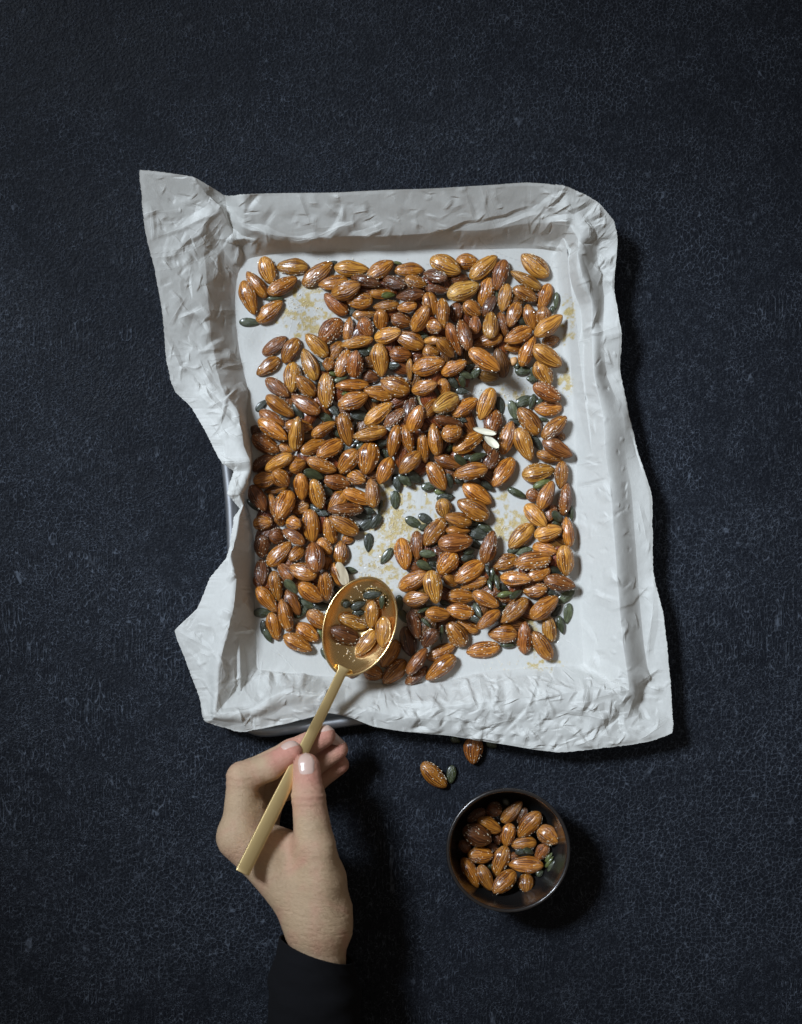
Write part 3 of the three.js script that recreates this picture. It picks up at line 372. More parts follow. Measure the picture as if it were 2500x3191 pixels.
    s: [[365, 955, 465, 1078, 112, 2, 'l'], [735, 105, 795, 165, 85, 0, 'k'], [645, 305, 748, 335, 90, 0, 'k'], [1382, 115, 1388, 292, 95, 0, 'n'], [1262, 205, 1228, 345, 42, 1, 'n'], [1245, 340, 1165, 475, 95, 1, 'k'], [1165, 395, 1045, 485, 110, 0, 'k'], [1040, 330, 1130, 350, 100, 0, 'k'], [1142, 520, 1130, 685, 106, 0, 'k'], [1358, 655, 1250, 802, 86, 0, 'n'], [905, 855, 1032, 872, 76, 0, 'n'],
      [1492, 378, 1628, 452, 106, 0, 'n'], [1620, 350, 1720, 410, 90, 0, 'k'], [1600, 470, 1710, 445, 65, 0, 'n'], [0, 195, 102, 305, 60, 0, 'k'], [1395, 10, 1410, 100, 90, 0, 'k'], [1635, 90, 1770, 62, 88, 0, 'n'], [1090, 290, 1190, 320, 70, 0, 'k'], [600, 260, 660, 300, 70, 0, 'k']] },
  { o: [1260, 1490], a: [
    [555, 62, 812, 235, 162, 1, 'b'], [785, 370, 502, 215, 176, 2, 'b'], [350, 192, 388, 372, 152, 1, 'g'], [632, 422, 378, 358, 142, 2, 'b'], [375, 382, 192, 628, 166, 2, 'b'], [322, 615, 638, 582, 182, 2, 'r'], [388, 488, 620, 492, 95, 0, 'b'], [118, 498, 120, 762, 132, 1, 'r'], [382, 658, 248, 722, 120, 0, 'd'],
    [482, 698, 325, 892, 180, 1, 'b'], [742, 788, 475, 962, 166, 2, 'b'], [368, 898, 502, 1012, 100, 0, 'b'], [772, 948, 528, 1022, 122, 1, 'b'], [748, 795, 835, 495, 155, 2, 'r'], [-48, 1035, 208, 882, 162, 1, 'b'], [248, 868, 302, 1168, 166, 1, 'g'], [-18, 1145, 238, 1108, 150, 1, 'b'], [392, 1098, 675, 1115, 138, 1, 'b'],
    [648, 1068, 882, 1195, 132, 1, 'b'], [1062, 748, 826, 822, 146, 1, 'b'], [1368, 748, 1028, 802, 172, 2, 'b'], [1362, 848, 1150, 932, 130, 0, 'b'], [898, 928, 1192, 948, 142, 1, 'b'], [1112, 1052, 1338, 1028, 152, 1, 'b'], [1312, 948, 1598, 1015, 150, 1, 'r'], [1488, 628, 1518, 918, 168, 2, 'g'], [1198, 640, 1432, 690, 140, 0, 'b'],
    [1222, 542, 1472, 478, 156, 1, 'g'], [1202, 438, 982, 650, 172, 1, 'g'], [1138, 248, 1322, 455, 162, 1, 'g'], [1268, 288, 1388, 32, 136, 2, 'b'], [1142, 138, 1272, 180, 130, 0, 'r'], [1402, 248, 1308, 412, 130, 0, 'r'], [1488, 345, 1518, 35, 122, 1, 'r'], [1545, 642, 1515, 365, 122, 1, 'b']],
    s: [[962, 95, 1142, 182, 76, 0, 'n'], [288, 118, 385, 140, 72, 0, 'v'], [302, 195, 465, 168, 92, 0, 'k'], [140, 700, 302, 716, 86, 2, 'l'], [108, 782, 272, 852, 96, 0, 'l'], [250, 640, 320, 610, 50, 0, 'n'], [608, 455, 702, 398, 80, 0, 'n'], [708, 438, 812, 492, 90, 0, 'n'], [625, 500, 738, 532, 120, 0, 'k'], [640, 600, 700, 640, 90, 0, 'k'], [568, 692, 648, 678, 72, 1, 'n'], [560, 750, 630, 730, 80, 0, 'k'],
      [1035, 695, 1205, 658, 92, 0, 'l'], [990, 680, 1050, 665, 70, 0, 'n'], [1385, 315, 1475, 405, 88, 1, 'n'], [1560, 255, 1568, 405, 56, 0, 'n'], [1380, 850, 1450, 890, 90, 0, 'k'], [828, 838, 808, 985, 62, 0, 'n'], [855, 898, 882, 1058, 64, 1, 'n'], [788, 945, 812, 1055, 52, 0, 'n'], [868, 1102, 1018, 1068, 66, 2, 'v'], [978, 1122, 1115, 1048, 80, 2, 'n'], [1428, 1162, 1595, 1050, 102, 0, 'l'], [770, 810, 790, 920, 50, 0, 'k'], [880, 1010, 960, 1040, 70, 0, 'k'], [240, 790, 310, 820, 60, 0, 'k'], [1340, 1060, 1420, 1090, 70, 0, 'k'], [1400, 420, 1450, 440, 60, 0, 'n']] },
  { o: [770, 1780], a: [
    [488, 118, 708, 275, 152, 1, 'b'], [98, 152, 282, 378, 132, 1, 'b'], [358, 178, 492, 405, 142, 1, 'r'], [398, 562, 320, 262, 132, 1, 'b'], [228, 385, 288, 642, 136, 1, 'b'], [452, 508, 668, 645, 156, 1, 'b'], [348, 602, 605, 742, 152, 1, 'b'], [568, 378, 765, 522, 152, 1, 'b'], [930, 962, 1052, 950, 80, 0, 'r'],
    [1092, 918, 1272, 985, 152, 1, 'b'], [1402, 648, 1262, 892, 162, 1, 'b'], [1482, 838, 1275, 1045, 166, 1, 'b'], [1480, 518, 1542, 795, 158, 1, 'd'], [1522, 375, 1608, 630, 130, 2, 'd'], [1502, 958, 1680, 725, 132, 2, 'r'], [1485, 1052, 1685, 895, 112, 1, 'r']],
    s: [[88, 388, 205, 385, 102, 0, 'n'], [150, 455, 150, 592, 62, 0, 'k'], [162, 538, 232, 672, 82, 0, 'n'], [512, 285, 605, 322, 102, 0, 'n'], [448, 425, 560, 345, 92, 0, 'n'], [615, 318, 785, 332, 90, 0, 'k'], [818, 215, 795, 335, 36, 1, 'v'], [828, 138, 872, 242, 62, 0, 'k'], [922, 208, 828, 322, 90, 0, 'k'], [662, 548, 718, 632, 62, 0, 'v'], [698, 715, 785, 855, 86, 0, 'n'], [1418, 222, 1432, 368, 82, 0, 'n'], [1425, 365, 1505, 485, 92, 0, 'n']] },
  { o: [1260, 1780], a: [
    [292, 538, 178, 718, 150, 1, 'd'], [215, 812, 478, 688, 132, 1, 'b'], [475, 798, 208, 1010, 152, 1, 'b'], [570, 698, 412, 475, 180, 2, 'b'], [198, 388, 432, 412, 142, 1, 'b'], [652, 392, 398, 355, 142, 1, 'b'], [692, 562, 500, 470, 120, 0, 'b'], [892, 375, 682, 535, 122, 1, 'b'], [1145, 258, 905, 475, 152, 1, 'b'],
    [1055, 592, 785, 580, 172, 1, 'b'], [892, 708, 585, 758, 152, 1, 'b'], [1125, 772, 1132, 472, 142, 1, 'r'], [1372, 825, 1208, 565, 166, 2, 'b'], [1372, 662, 1338, 405, 142, 0, 'g'], [1188, 435, 1435, 245, 166, 1, 'b'], [885, 250, 1065, 230, 110, 0, 'r']],
    s: [[648, 295, 722, 442, 76, 0, 'n'], [878, 342, 968, 325, 34, 0, 'v'], [340, 290, 422, 310, 62, 0, 'n'], [118, 392, 268, 318, 38, 0, 'n'], [160, 440, 252, 525, 52, 0, 'n'], [355, 488, 350, 682, 46, 1, 'n'], [1545, 298, 1518, 495, 96, 0, 'l'], [1445, 415, 1482, 588, 76, 0, 'n'], [1400, 400, 1450, 340, 80, 0, 'k'], [898, 690, 1042, 690, 62, 0, 'n'], [620, 430, 700, 460, 80, 0, 'k']] },
];
const MARKS = [['spoon bowl tip', 1190, 1812], ['white almond flake', 1530, 1362], ['pale split almond', 1058, 1788], ['lone top-left seed', 780, 1003], ['upper olive seed', 1211, 920], ['largest golden almond', 1444, 905], ['orange nut fragment', 1600, 1125], ['lone right-hand seed', 1770, 1912],
  ['shiny black seed', 1437, 1437], ['seed on bare paper', 1231, 1558], ['lower olive seed', 1689, 1508], ['grey seed atop almonds', 908, 1829], ['spoon neck', 1065, 2100], ['round syrup stain', 1588, 1640], ['broad dark seed', 978, 1479]];
const NUM = ['zero', 'one', 'two', 'three', 'four', 'five', 'six', 'seven', 'eight', 'nine', 'ten', 'eleven', 'twelve'];
const WAYS = ['right', 'down right', 'down', 'down left', 'left', 'up left', 'up', 'up right'], used = new Set();
const wayOf = (dx, dy) => WAYS[Math.round(((Math.atan2(dy, dx) + 2 * Math.PI) % (2 * Math.PI)) / (Math.PI / 4)) % 8];
function place(kind, tone, way, x, y, marks = MARKS) {                        // a label from colour, pose and the nearest landmark
  const near = marks.map((m) => [Math.hypot(m[1] - x, m[2] - y), m]).sort((a, b) => a[0] - b[0]);
  for (const unit of [55, 42]) for (const [, m] of near) {
    const dx = Math.round((x - m[1]) / unit), dy = Math.round((y - m[2]) / unit), w = unit === 55 ? 'nut-widths' : 'seed-lengths', bits = [];
    if (dy) bits.push(NUM[Math.abs(dy)] + ' ' + (dy < 0 ? 'above' : 'below'));
    if (dx) bits.push(NUM[Math.abs(dx)] + ' ' + (dx < 0 ? 'left' : 'right') + ' of');
    if (!bits.length) bits.push('touching');
    const s = `${tone} ${kind} pointing ${way}, ${w} ${bits.join(' and ')} ${m[0]}`.replace(/nut-widths touching/, 'touching').replace(/(nut-widths|seed-lengths) (\w+)/, '$2 $1').replace('one nut-widths', 'one nut-width').replace('one seed-lengths', 'one seed-length').replace(/(above|below) (?!and)/, '$1 ');
    if (!used.has(s)) { used.add(s); return s; }
  }
  return `${tone} ${kind} pointing ${way} among the almonds`;
}

// resting heights: every nut is lowered onto what lies under it
const CELL = 0.0005, GX0 = -0.13, GZ0 = -0.18, GW = 520, GH = 640, ground = new Float32Array(GW * GH);
for (let j = 0; j < GH; j++) for (let i = 0; i < GW; i++) ground[j * GW + i] = paperFloor(GX0 + i * CELL, GZ0 + j * CELL);
function rest(x, z, dir, L, W, T, sink, grd = ground) {                       // dir: heading of the point; returns [height, pitch, roll] and fills the ground
  const c = Math.cos(dir), s = Math.sin(dir), cells = [];
  const i0 = Math.floor((x - L * 0.55 - GX0) / CELL), i1 = Math.ceil((x + L * 0.55 - GX0) / CELL), j0 = Math.floor((z - L * 0.55 - GZ0) / CELL), j1 = Math.ceil((z + L * 0.55 - GZ0) / CELL);
  let ha = 0, na = 0, hb = 0, nb = 0, hl = 0, nl = 0, hr = 0, nr = 0;
  for (let j = Math.max(0, j0); j <= Math.min(GH - 1, j1); j++) for (let i = Math.max(0, i0); i <= Math.min(GW - 1, i1); i++) {
    const dx = GX0 + i * CELL - x, dz = GZ0 + j * CELL - z, a = (dx * c + dz * s) / L, b = (-dx * s + dz * c) / W;
    if (Math.abs(a) > 0.47) continue;
    const q = prof(a + 0.5) * 0.5; if (Math.abs(b) > q * 0.9) continue;
    const th = T * 0.5 * Math.sqrt(Math.max(0, 1 - (b / q) ** 2)) * q * 2, g = grd[j * GW + i];
    cells.push([j * GW + i, a * L, b * W, th, g]);
    if (a > 0.18) { ha += g; na++; } else if (a < -0.18) { hb += g; nb++; }
    if (b > 0.18) { hr += g; nr++; } else if (b < -0.18) { hl += g; nl++; }
  }
  const pitch = na && nb ? clamp((ha / na - hb / nb) / (0.6 * L) * 0.75, -0.42, 0.42) : 0, roll = nl && nr ? clamp((hr / nr - hl / nl) / (0.6 * W) * 0.35, -0.35, 0.35) : 0;
  let y = -1; for (const [, a, b, th, g] of cells) y = Math.max(y, g - a * pitch - b * roll + th * 0.92);
  y -= sink;
  for (const [k, a, b, th] of cells) grd[k] = Math.max(grd[k], y + a * pitch + b * roll + th * 0.92);
  return [y, pitch, roll];
}
const XA = new THREE.Vector3(), YA = new THREE.Vector3(), ZA = new THREE.Vector3(), MB = new THREE.Matrix4();
function orient(o, dir, pitch, roll) {                                          // long axis along the heading, raised by pitch, rolled
  XA.set(Math.cos(dir), pitch, Math.sin(dir)).normalize(); ZA.set(-Math.sin(dir), roll, Math.cos(dir)); YA.crossVectors(ZA, XA).normalize(); ZA.crossVectors(XA, YA);
  o.quaternion.setFromRotationMatrix(MB.makeBasis(XA, YA, ZA));
}
// one kernel of each shape, with its sugar, to be copied
const kernels = almondGeos.map((g, i) => { const m = new THREE.Mesh(g, skins.b[0]); m.name = 'almond'; const s = new THREE.Mesh(grainGeos[i % grainGeos.length], sugarMat); s.name = 'sugar_grains'; s.userData = { kind: 'stuff' }; m.add(s); m.traverse((o) => { o.castShadow = o.receiveShadow = true; }); return m; });
let turn = 0;
function addAlmond(tone, L, W, T, label, group) {
  const o = kernels[(turn * 5 + 3) % kernels.length].clone(); turn++;
  o.name = numbered('almond'); o.material = skins[tone][Math.floor(R0() * 4)];
  o.scale.set(L, T, W); if (R0() < 0.5) o.children[0].scale.z = -1; scene.add(o);
  return tag(o, label, 'almond', group);
}
function addSeed(tone, L, W, T, label, group) {
  const o = new THREE.Mesh(seedGeos[turn++ % seedGeos.length], seedMats[tone]); o.name = numbered('pumpkin_seed'); o.castShadow = o.receiveShadow = true;
  o.scale.set(L, T, W); scene.add(o); return tag(o, label, 'pumpkin seed', group);
}
const thickness = (L, W) => (W / L > 0.44 ? 0.70 * W : Math.min(0.48 * L, 1.2 * W));
const items = [];
for (const { o, a, s } of BLOCKS) {
  for (const [x0, y0, x1, y1, w, layer, tone] of a) items.push({ kind: 'almond', x0: o[0] + x0 / 3, y0: o[1] + y0 / 3, x1: o[0] + x1 / 3, y1: o[1] + y1 / 3, w: w / 3, order: layer * 2 + 1, layer, tone });
  for (const [x0, y0, x1, y1, w, layer, tone] of s) items.push({ kind: 'seed', x0: o[0] + x0 / 3, y0: o[1] + y0 / 3, x1: o[0] + x1 / 3, y1: o[1] + y1 / 3, w: w / 3, order: layer * 2, layer, tone });
}
const SPECIAL = [[780, 1003, 'dark green pumpkin seed lying alone below the top-left almond group'], [1211, 920, 'bright olive pumpkin seed on top of the upper row of almonds'], [1444, 905, 'large pale golden almond lying on top of the upper right pile'],
  [1770, 1912, 'glossy grey seed lying alone at the lower right paper wall'], [1437, 1437, 'shiny black seed with a bright reflection, under the almond with white flake'], [1231, 1558, 'striped dark green seed alone on the bare paper above syrup stain'],
  [1689, 1508, 'olive green seed on top of almonds near right paper wall'], [908, 1829, 'grey pumpkin seed lying on top of the lower left almonds'], [978, 1479, 'broad dark grey seed wedged between almonds left of centre']];
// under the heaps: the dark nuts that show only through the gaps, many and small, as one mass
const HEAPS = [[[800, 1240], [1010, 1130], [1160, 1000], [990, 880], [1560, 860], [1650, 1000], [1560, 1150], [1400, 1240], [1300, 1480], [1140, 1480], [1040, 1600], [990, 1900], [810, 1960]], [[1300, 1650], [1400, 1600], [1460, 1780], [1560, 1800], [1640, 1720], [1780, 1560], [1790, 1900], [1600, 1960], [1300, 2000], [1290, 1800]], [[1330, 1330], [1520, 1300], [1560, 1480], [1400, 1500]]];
const within = (P, x, y) => { let c = false; for (let i = 0, k = P.length - 1; i < P.length; k = i++) if ((P[i][1] > y) !== (P[k][1] > y) && x < (P[k][0] - P[i][0]) * (y - P[i][1]) / (P[k][1] - P[i][1]) + P[i][0]) c = !c; return c; };
const fillers = [];
for (let y = 880; y < 2080; y += 13) for (let x = 790; x < 1800; x += 13) {
  const jx = x + R0() * 10, jy = y + R0() * 10, seedling = R0(); if (!HEAPS.some((P) => within(P, jx, jy))) continue;
  const free = (it) => { const mx = (it.x0 + it.x1) / 2, my = (it.y0 + it.y1) / 2, L = Math.hypot(it.x1 - it.x0, it.y1 - it.y0), c = (it.x1 - it.x0) / L, n = (it.y1 - it.y0) / L, u = ((jx - mx) * c + (jy - my) * n) / (L * 0.5), v = (-(jx - mx) * n + (jy - my) * c) / (it.w * 0.5); return u * u + v * v > 1.25; };
  if (!items.every(free) || !fillers.every((f) => Math.hypot((f.x0 + f.x1) / 2 - jx, (f.y0 + f.y1) / 2 - jy) > 56) || jx < 825 || jx > (jy > 1750 ? 1715 : 1745) || jy > 2000) continue;
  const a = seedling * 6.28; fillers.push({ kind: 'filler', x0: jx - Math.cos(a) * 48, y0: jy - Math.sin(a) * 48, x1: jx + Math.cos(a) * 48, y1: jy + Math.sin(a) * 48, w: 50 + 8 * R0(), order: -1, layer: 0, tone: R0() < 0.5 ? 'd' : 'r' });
}
{
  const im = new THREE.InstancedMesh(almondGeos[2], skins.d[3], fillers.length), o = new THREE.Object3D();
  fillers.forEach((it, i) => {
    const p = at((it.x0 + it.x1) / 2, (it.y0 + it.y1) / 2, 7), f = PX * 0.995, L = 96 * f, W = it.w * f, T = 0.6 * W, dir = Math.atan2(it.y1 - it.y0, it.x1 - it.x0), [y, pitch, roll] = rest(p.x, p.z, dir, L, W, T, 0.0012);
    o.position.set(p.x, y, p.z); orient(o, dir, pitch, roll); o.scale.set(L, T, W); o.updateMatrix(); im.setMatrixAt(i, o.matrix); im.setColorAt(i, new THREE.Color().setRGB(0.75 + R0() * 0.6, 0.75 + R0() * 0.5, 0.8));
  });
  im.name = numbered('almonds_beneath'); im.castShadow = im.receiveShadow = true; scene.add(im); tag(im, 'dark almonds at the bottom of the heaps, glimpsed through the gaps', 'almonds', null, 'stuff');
}
items.sort((p, q) => p.order - q.order);
for (const it of items) {
  const mx = (it.x0 + it.x1) / 2, my = (it.y0 + it.y1) / 2, h = 8 + it.layer * 6, p = at(mx, my, h), f = PX * (CAM_H - h / 1000) / CAM_H;
  const dx = it.x1 - it.x0, dy = it.y1 - it.y0, L = (it.kind === 'seed' ? Math.max(Math.hypot(dx, dy), it.w * 1.7) : Math.hypot(dx, dy) * 1.05) * f, W = it.w * f * (it.kind === 'seed' ? 1 : 1.02), dir = Math.atan2(dy, dx);
  const sp = SPECIAL.find((q) => Math.hypot(q[0] - mx, q[1] - my) < 10 && (it.kind === 'seed') === / seed /.test(q[2] + ' '));
  const label = sp ? sp[2] : place(it.kind === 'seed' ? 'seed' : 'almond', it.kind === 'seed' ? seedWord[it.tone] : toneWord[it.tone], wayOf(dx, dy), mx, my);
  let T = it.kind === 'seed' ? (it.w / Math.hypot(dx, dy) < 0.45 ? 0.0040 : 0.0022) : thickness(L, W);
  const [y, pitch, roll] = rest(p.x, p.z, dir, L, W, T, it.kind === 'seed' ? 0.0002 : 0.0012);
  const o = it.kind === 'seed' ? addSeed(it.tone, L, W, T, label, 'pumpkin seeds on the baking paper') : addAlmond(it.tone, L, W, T, label, 'almonds on the baking paper');
  const pos = at(mx, my, y * 1000); o.position.copy(pos); orient(o, dir, pitch, roll + (R0() - 0.5) * 0.25);
}

// ---------------------------------------------------------------- white flake, split almond, fragment
function petal(L, W, curl, seed) { return gridGeo(14, 10, (i, j) => { const s = i / 14, b = (j / 10 - 0.5) * 2, q = 2 * Math.sqrt(s) * Math.pow(1 - s, 0.42) * 0.72; return new THREE.Vector3((s - 0.5) * L, curl * (b * b * 0.6 + (s - 0.5) ** 2 * 2) + 0.0006 * vnoise(s * 4, b * 3 + 4, seed), b * q * W / 2); }); }
function slab(g, t) { const b = g.clone(); b.translate(0, -t, 0); const i = b.index.array; for (let k = 0; k < i.length; k += 3) { const q = i[k]; i[k] = i[k + 1]; i[k + 1] = q; } return mergeGeometries([g, b]); }
{
  const fl = new THREE.Group(); fl.name = numbered('almond_flake'); scene.add(fl); tag(fl, 'white blanched almond flake standing beside the almond at centre right', 'almond flake');
  const p = at(1512, 1348, 18); fl.position.copy(p);
  const white = new THREE.MeshStandardMaterial({ color: new THREE.Color().setRGB(0.70, 0.65, 0.52), roughness: 0.55, side: THREE.DoubleSide });
  for (const [x, y, L, W, a, h] of [[1509, 1346, 0.0150, 0.0050, 0.25, 18], [1529, 1377, 0.0125, 0.0066, 0.72, 17]]) { const m = mesh('petal', slab(petal(L, W, 0.0016, x), 0.0009), white, fl); m.position.copy(at(x, y, h).sub(p)); orient(m, a, 0.05, 0.25); }
  // split almond: brown half shell with the pale cut face to the right
  const sx = 1056, sy = 1789, h = 10, q = at(sx, sy, h), sa = new THREE.Group(); sa.name = numbered('split_almond'); scene.add(sa); tag(sa, 'split almond showing its pale cut face, just above the spoon', 'almond');
  sa.position.copy(q); const L = 0.0158, dir = Math.atan2(72, 26), half = almondGeo(777), P = half.attributes.position;
  for (let i = 0; i < P.count; i++) if (P.getZ(i) < -0.02) P.setZ(i, -0.02);
  half.computeVertexNormals(); half.scale(L, 0.0078, 0.0112); mesh('skin', half, skins.b[1], sa);
  const face = slab(petal(L * 0.99, 0.0092, 0, 3), 0.0012); const fm = mesh('cut_face', face, nutPale, sa); fm.position.set(0.0004, 0.0022, -0.0022); fm.rotation.x = -0.42;
  orient(sa, dir, 0, -0.1);
  const fr = new THREE.IcosahedronGeometry(0.5, 2), F = fr.attributes.position; for (let i = 0; i < F.count; i++) { const v = new THREE.Vector3().fromBufferAttribute(F, i), n = 0.75 + 0.5 * vnoise(v.x * 3 + 9, v.y * 3 + v.z * 5 + 9, 4); F.setXYZ(i, v.x * n, v.y * n, v.z * n); }
  const fg = mergeVertices(fr.deleteAttribute('normal').deleteAttribute('uv')); fg.computeVertexNormals(); fg.scale(0.0062, 0.0045, 0.0048);
  const piece = mesh('nut_fragment', fg, new THREE.MeshStandardMaterial({ color: new THREE.Color().setRGB(0.58, 0.32, 0.13), roughness: 0.5 })); piece.position.copy(at(1601, 1126, 5)); piece.rotation.y = 0.8;
  tag(piece, 'small orange chunk of broken almond on bare paper, upper right', 'nut fragment');
}

// ---------------------------------------------------------------- fallen almonds and seeds on the table
{
  const T0 = [[190, 365, 400, 575, 150, 'b', 'tawny almond lying on the table above the bowl, beside a seed'], [650, 130, 640, 372, 165, 'r', 'reddish almond on the table half hidden under the paper edge']];
  const toPx = (x, y) => [1250 + x / 2.847, 2250 + y / 2.847];
  for (const [x0, y0, x1, y1, w, tone, label] of T0) {
    const [a, b] = toPx(x0, y0), [c, d] = toPx(x1, y1), L = Math.hypot(c - a, d - b) * PX * 1.03, W = w / 2.847 * PX, T = thickness(L, W);
    const o = addAlmond(tone, L, W, T, label); o.position.copy(at((a + c) / 2, (b + d) / 2, T * 480)); orient(o, Math.atan2(d - b, c - a), 0, 0.1);
  }
  for (const [x0, y0, x1, y1, w, tone, label] of [[455, 382, 440, 545, 92, 'n', 'dark green seed on the table beside the fallen almond'], [440, 140, 528, 175, 70, 'n', 'dark seed peeking out left of the half hidden almond'], [758, 170, 848, 222, 82, 'n', 'dark seed peeking out right of the half hidden almond']]) {
    const [a, b] = toPx(x0, y0), [c, d] = toPx(x1, y1), L = Math.hypot(c - a, d - b) * PX, W = w / 2.847 * PX;
    const o = addSeed(tone, L, W, 0.003, label); o.position.copy(at((a + c) / 2, (b + d) / 2, 1.6)); orient(o, Math.atan2(d - b, c - a), 0, 0);
  }
}

// ---------------------------------------------------------------- bowl with almonds
{
  const C = at(1584.5, 2650.5, 42), H = 0.042, Ro = 0.0376;
  const pf = [[0, 0.0], [0.021, 0.0], [0.0225, 0.0008], [0.026, 0.006], [0.0318, 0.016], [0.0358, 0.028], [0.0374, 0.038], [Ro, 0.0405], [0.0373, 0.0417], [0.0365, 0.0420], [0.0356, 0.0416], [0.0351, 0.0402], [0.0345, 0.036], [0.033, 0.026], [0.029, 0.015], [0.022, 0.0065], [0.014, 0.0038], [0, 0.0032]];
  const curve = new THREE.SplineCurve(pf.map(([r, y]) => new THREE.Vector2(r, y))), g = new THREE.LatheGeometry(curve.getPoints(120).map((p) => new THREE.Vector2(Math.max(0, p.x), p.y)), 128);
  const glaze = new THREE.MeshPhysicalMaterial({ color: new THREE.Color().setRGB(0.060, 0.055, 0.054), metalness: 0.8, roughness: 0.26, clearcoat: 0.5, clearcoatRoughness: 0.22, bumpMap: dataTex(256, 256, (x, y) => { const v = fbm(x / 8, y / 5, 15, 4); return [v, v, v]; }), bumpScale: 0.00012 });
  const b = mesh('bowl', g, glaze); b.position.set(C.x, 0, C.z); tag(b, 'small dark brown glazed bowl of almonds on the table', 'bowl');
  const inB = [[750, 780, 590, 880, 110, 0, 'd'], [770, 740, 890, 812, 150, 0, 'd'], [895, 892, 1072, 703, 120, 1, 'b'], [1110, 760, 1040, 900, 92, 0, 'd'], [1232, 798, 1042, 1022, 165, 2, 'b'], [678, 862, 892, 972, 150, 1, 'b'], [552, 942, 802, 1062, 190, 1, 'd'], [975, 900, 930, 1102, 130, 2, 'b'], [845, 990, 862, 1092, 82, 0, 'd'],
    [1202, 1068, 978, 1092, 130, 1, 'b'], [1215, 940, 1395, 1072, 162, 1, 'b'], [1302, 1090, 1195, 1222, 120, 1, 'r'], [540, 1040, 592, 1162, 112, 0, 'd'], [592, 1180, 822, 1182, 150, 1, 'b'], [935, 1102, 832, 1372, 142, 2, 'b'], [1262, 1272, 955, 1265, 152, 2, 'b'], [548, 1208, 682, 1468, 132, 1, 'b'], [698, 1272, 802, 1492, 122, 1, 'b'],
    [1012, 1328, 818, 1512, 162, 1, 'b'], [1110, 1348, 1108, 1512, 150, 1, 'b'], [770, 1100, 862, 1130, 82, 0, 'd'], [960, 1200, 1052, 1180, 82, 0, 'r']];
  const inS = [[1012, 1160, 1132, 1140, 72, 1, 'k'], [1080, 1122, 1185, 1172, 70, 2, 'n'], [1282, 1240, 1342, 1158, 42, 2, 'v'], [1282, 1292, 1352, 1188, 42, 2, 'v'], [1302, 1330, 1382, 1212, 52, 2, 'n'], [1200, 1360, 1262, 1322, 70, 0, 'n'], [908, 680, 962, 742, 62, 0, 'k'], [780, 1250, 810, 1310, 60, 0, 'n']];
  const gB = new Float32Array(GW * GH), keepX = C.x;
  // a floor for the settling that follows the bowl's inside, moved to the grid's own middle
  const inner = (r) => { const k = pf.slice(12).reverse(); for (let i = 0; i < k.length - 1; i++) if (r <= k[i + 1][0]) return lerp(k[i][1], k[i + 1][1], (r - k[i][0]) / (k[i + 1][0] - k[i][0])); return 0.036; };
  for (let j = 0; j < GH; j++) for (let i = 0; i < GW; i++) gB[j * GW + i] = 0.0115 + 0.35 * inner(Math.hypot(GX0 + i * CELL, GZ0 + j * CELL));
  const all = [...inB.map((v) => ['almond', ...v]), ...inS.map((v) => ['seed', ...v])].sort((p, q) => p[6] - q[6]);
  const marks = [["bowl's centre", 1584, 2650], ["bowl's top rim", 1584, 2465], ["bowl's lower rim", 1584, 2840]];
  for (const [kind, x0, y0, x1, y1, w, layer, tone] of all) {
    const a = 1250 + x0 / 2.847, b2 = 2250 + y0 / 2.847, c = 1250 + x1 / 2.847, d = 2250 + y1 / 2.847, mm = 18 + layer * 5, f = PX * (CAM_H - mm / 1000) / CAM_H;
    const L = Math.hypot(c - a, d - b2) * f * 1.03, W = w / 2.847 * f, dir = Math.atan2(d - b2, c - a), T = kind === 'seed' ? 0.003 : thickness(L, W), p = at((a + c) / 2, (b2 + d) / 2, mm);
    const [y, pitch, roll] = rest(p.x - C.x, p.z - C.z, dir, L, W, T, 0.001, gB);
    const label = place(kind, kind === 'seed' ? seedWord[tone] : toneWord[tone], wayOf(c - a, d - b2), (a + c) / 2, (b2 + d) / 2, marks);
    const o = kind === 'seed' ? addSeed(tone, L, W, T, label, 'pumpkin seeds in the bowl') : addAlmond(tone, L, W, T, label, 'almonds in the bowl');
    o.position.copy(at((a + c) / 2, (b2 + d) / 2, y * 1000)); orient(o, dir, pitch, roll);
  }
}

// ---------------------------------------------------------------- spoon
const NECK = at(1066, 2098, 35), TIP = at(1172, 1808, 31), END = at(757, 2716, 80);
const gold = new THREE.MeshPhysicalMaterial({ color: new THREE.Color().setRGB(0.86, 0.62, 0.30), metalness: 1, roughness: 0.24 });
const goldBrushed = new THREE.MeshPhysicalMaterial({ color: new THREE.Color().setRGB(0.80, 0.60, 0.29), metalness: 1, roughness: 0.4, bumpMap: dataTex(256, 256, (x, y) => { const v = fbm(x / 2, y / 200, 4, 3); return [v, v, v]; }), bumpScale: 0.000008 });
const spoonFrame = (() => { const X = TIP.clone().sub(NECK), L = X.length(); X.normalize(); const Z = new THREE.Vector3().crossVectors(X, new THREE.Vector3(0, 1, 0)).normalize(), Y = new THREE.Vector3().crossVectors(Z, X); return { X, Y, Z, L }; })();
const SPW = 0.0208, SPD = 0.0118;
const spOutline = (th) => { const c = Math.cos(th), s = Math.sin(th); return [0.5 + 0.5 * c, SPW * s * Math.pow(Math.abs(s), 0.06) * (1 + 0.05 * c)]; };
const spDepth = (r) => -SPD * Math.pow(Math.max(0, 1 - r * r), 0.85);
const spoonAt = (s, z, y) => NECK.clone().addScaledVector(spoonFrame.X, s * spoonFrame.L).addScaledVector(spoonFrame.Z, z).addScaledVector(spoonFrame.Y, y);
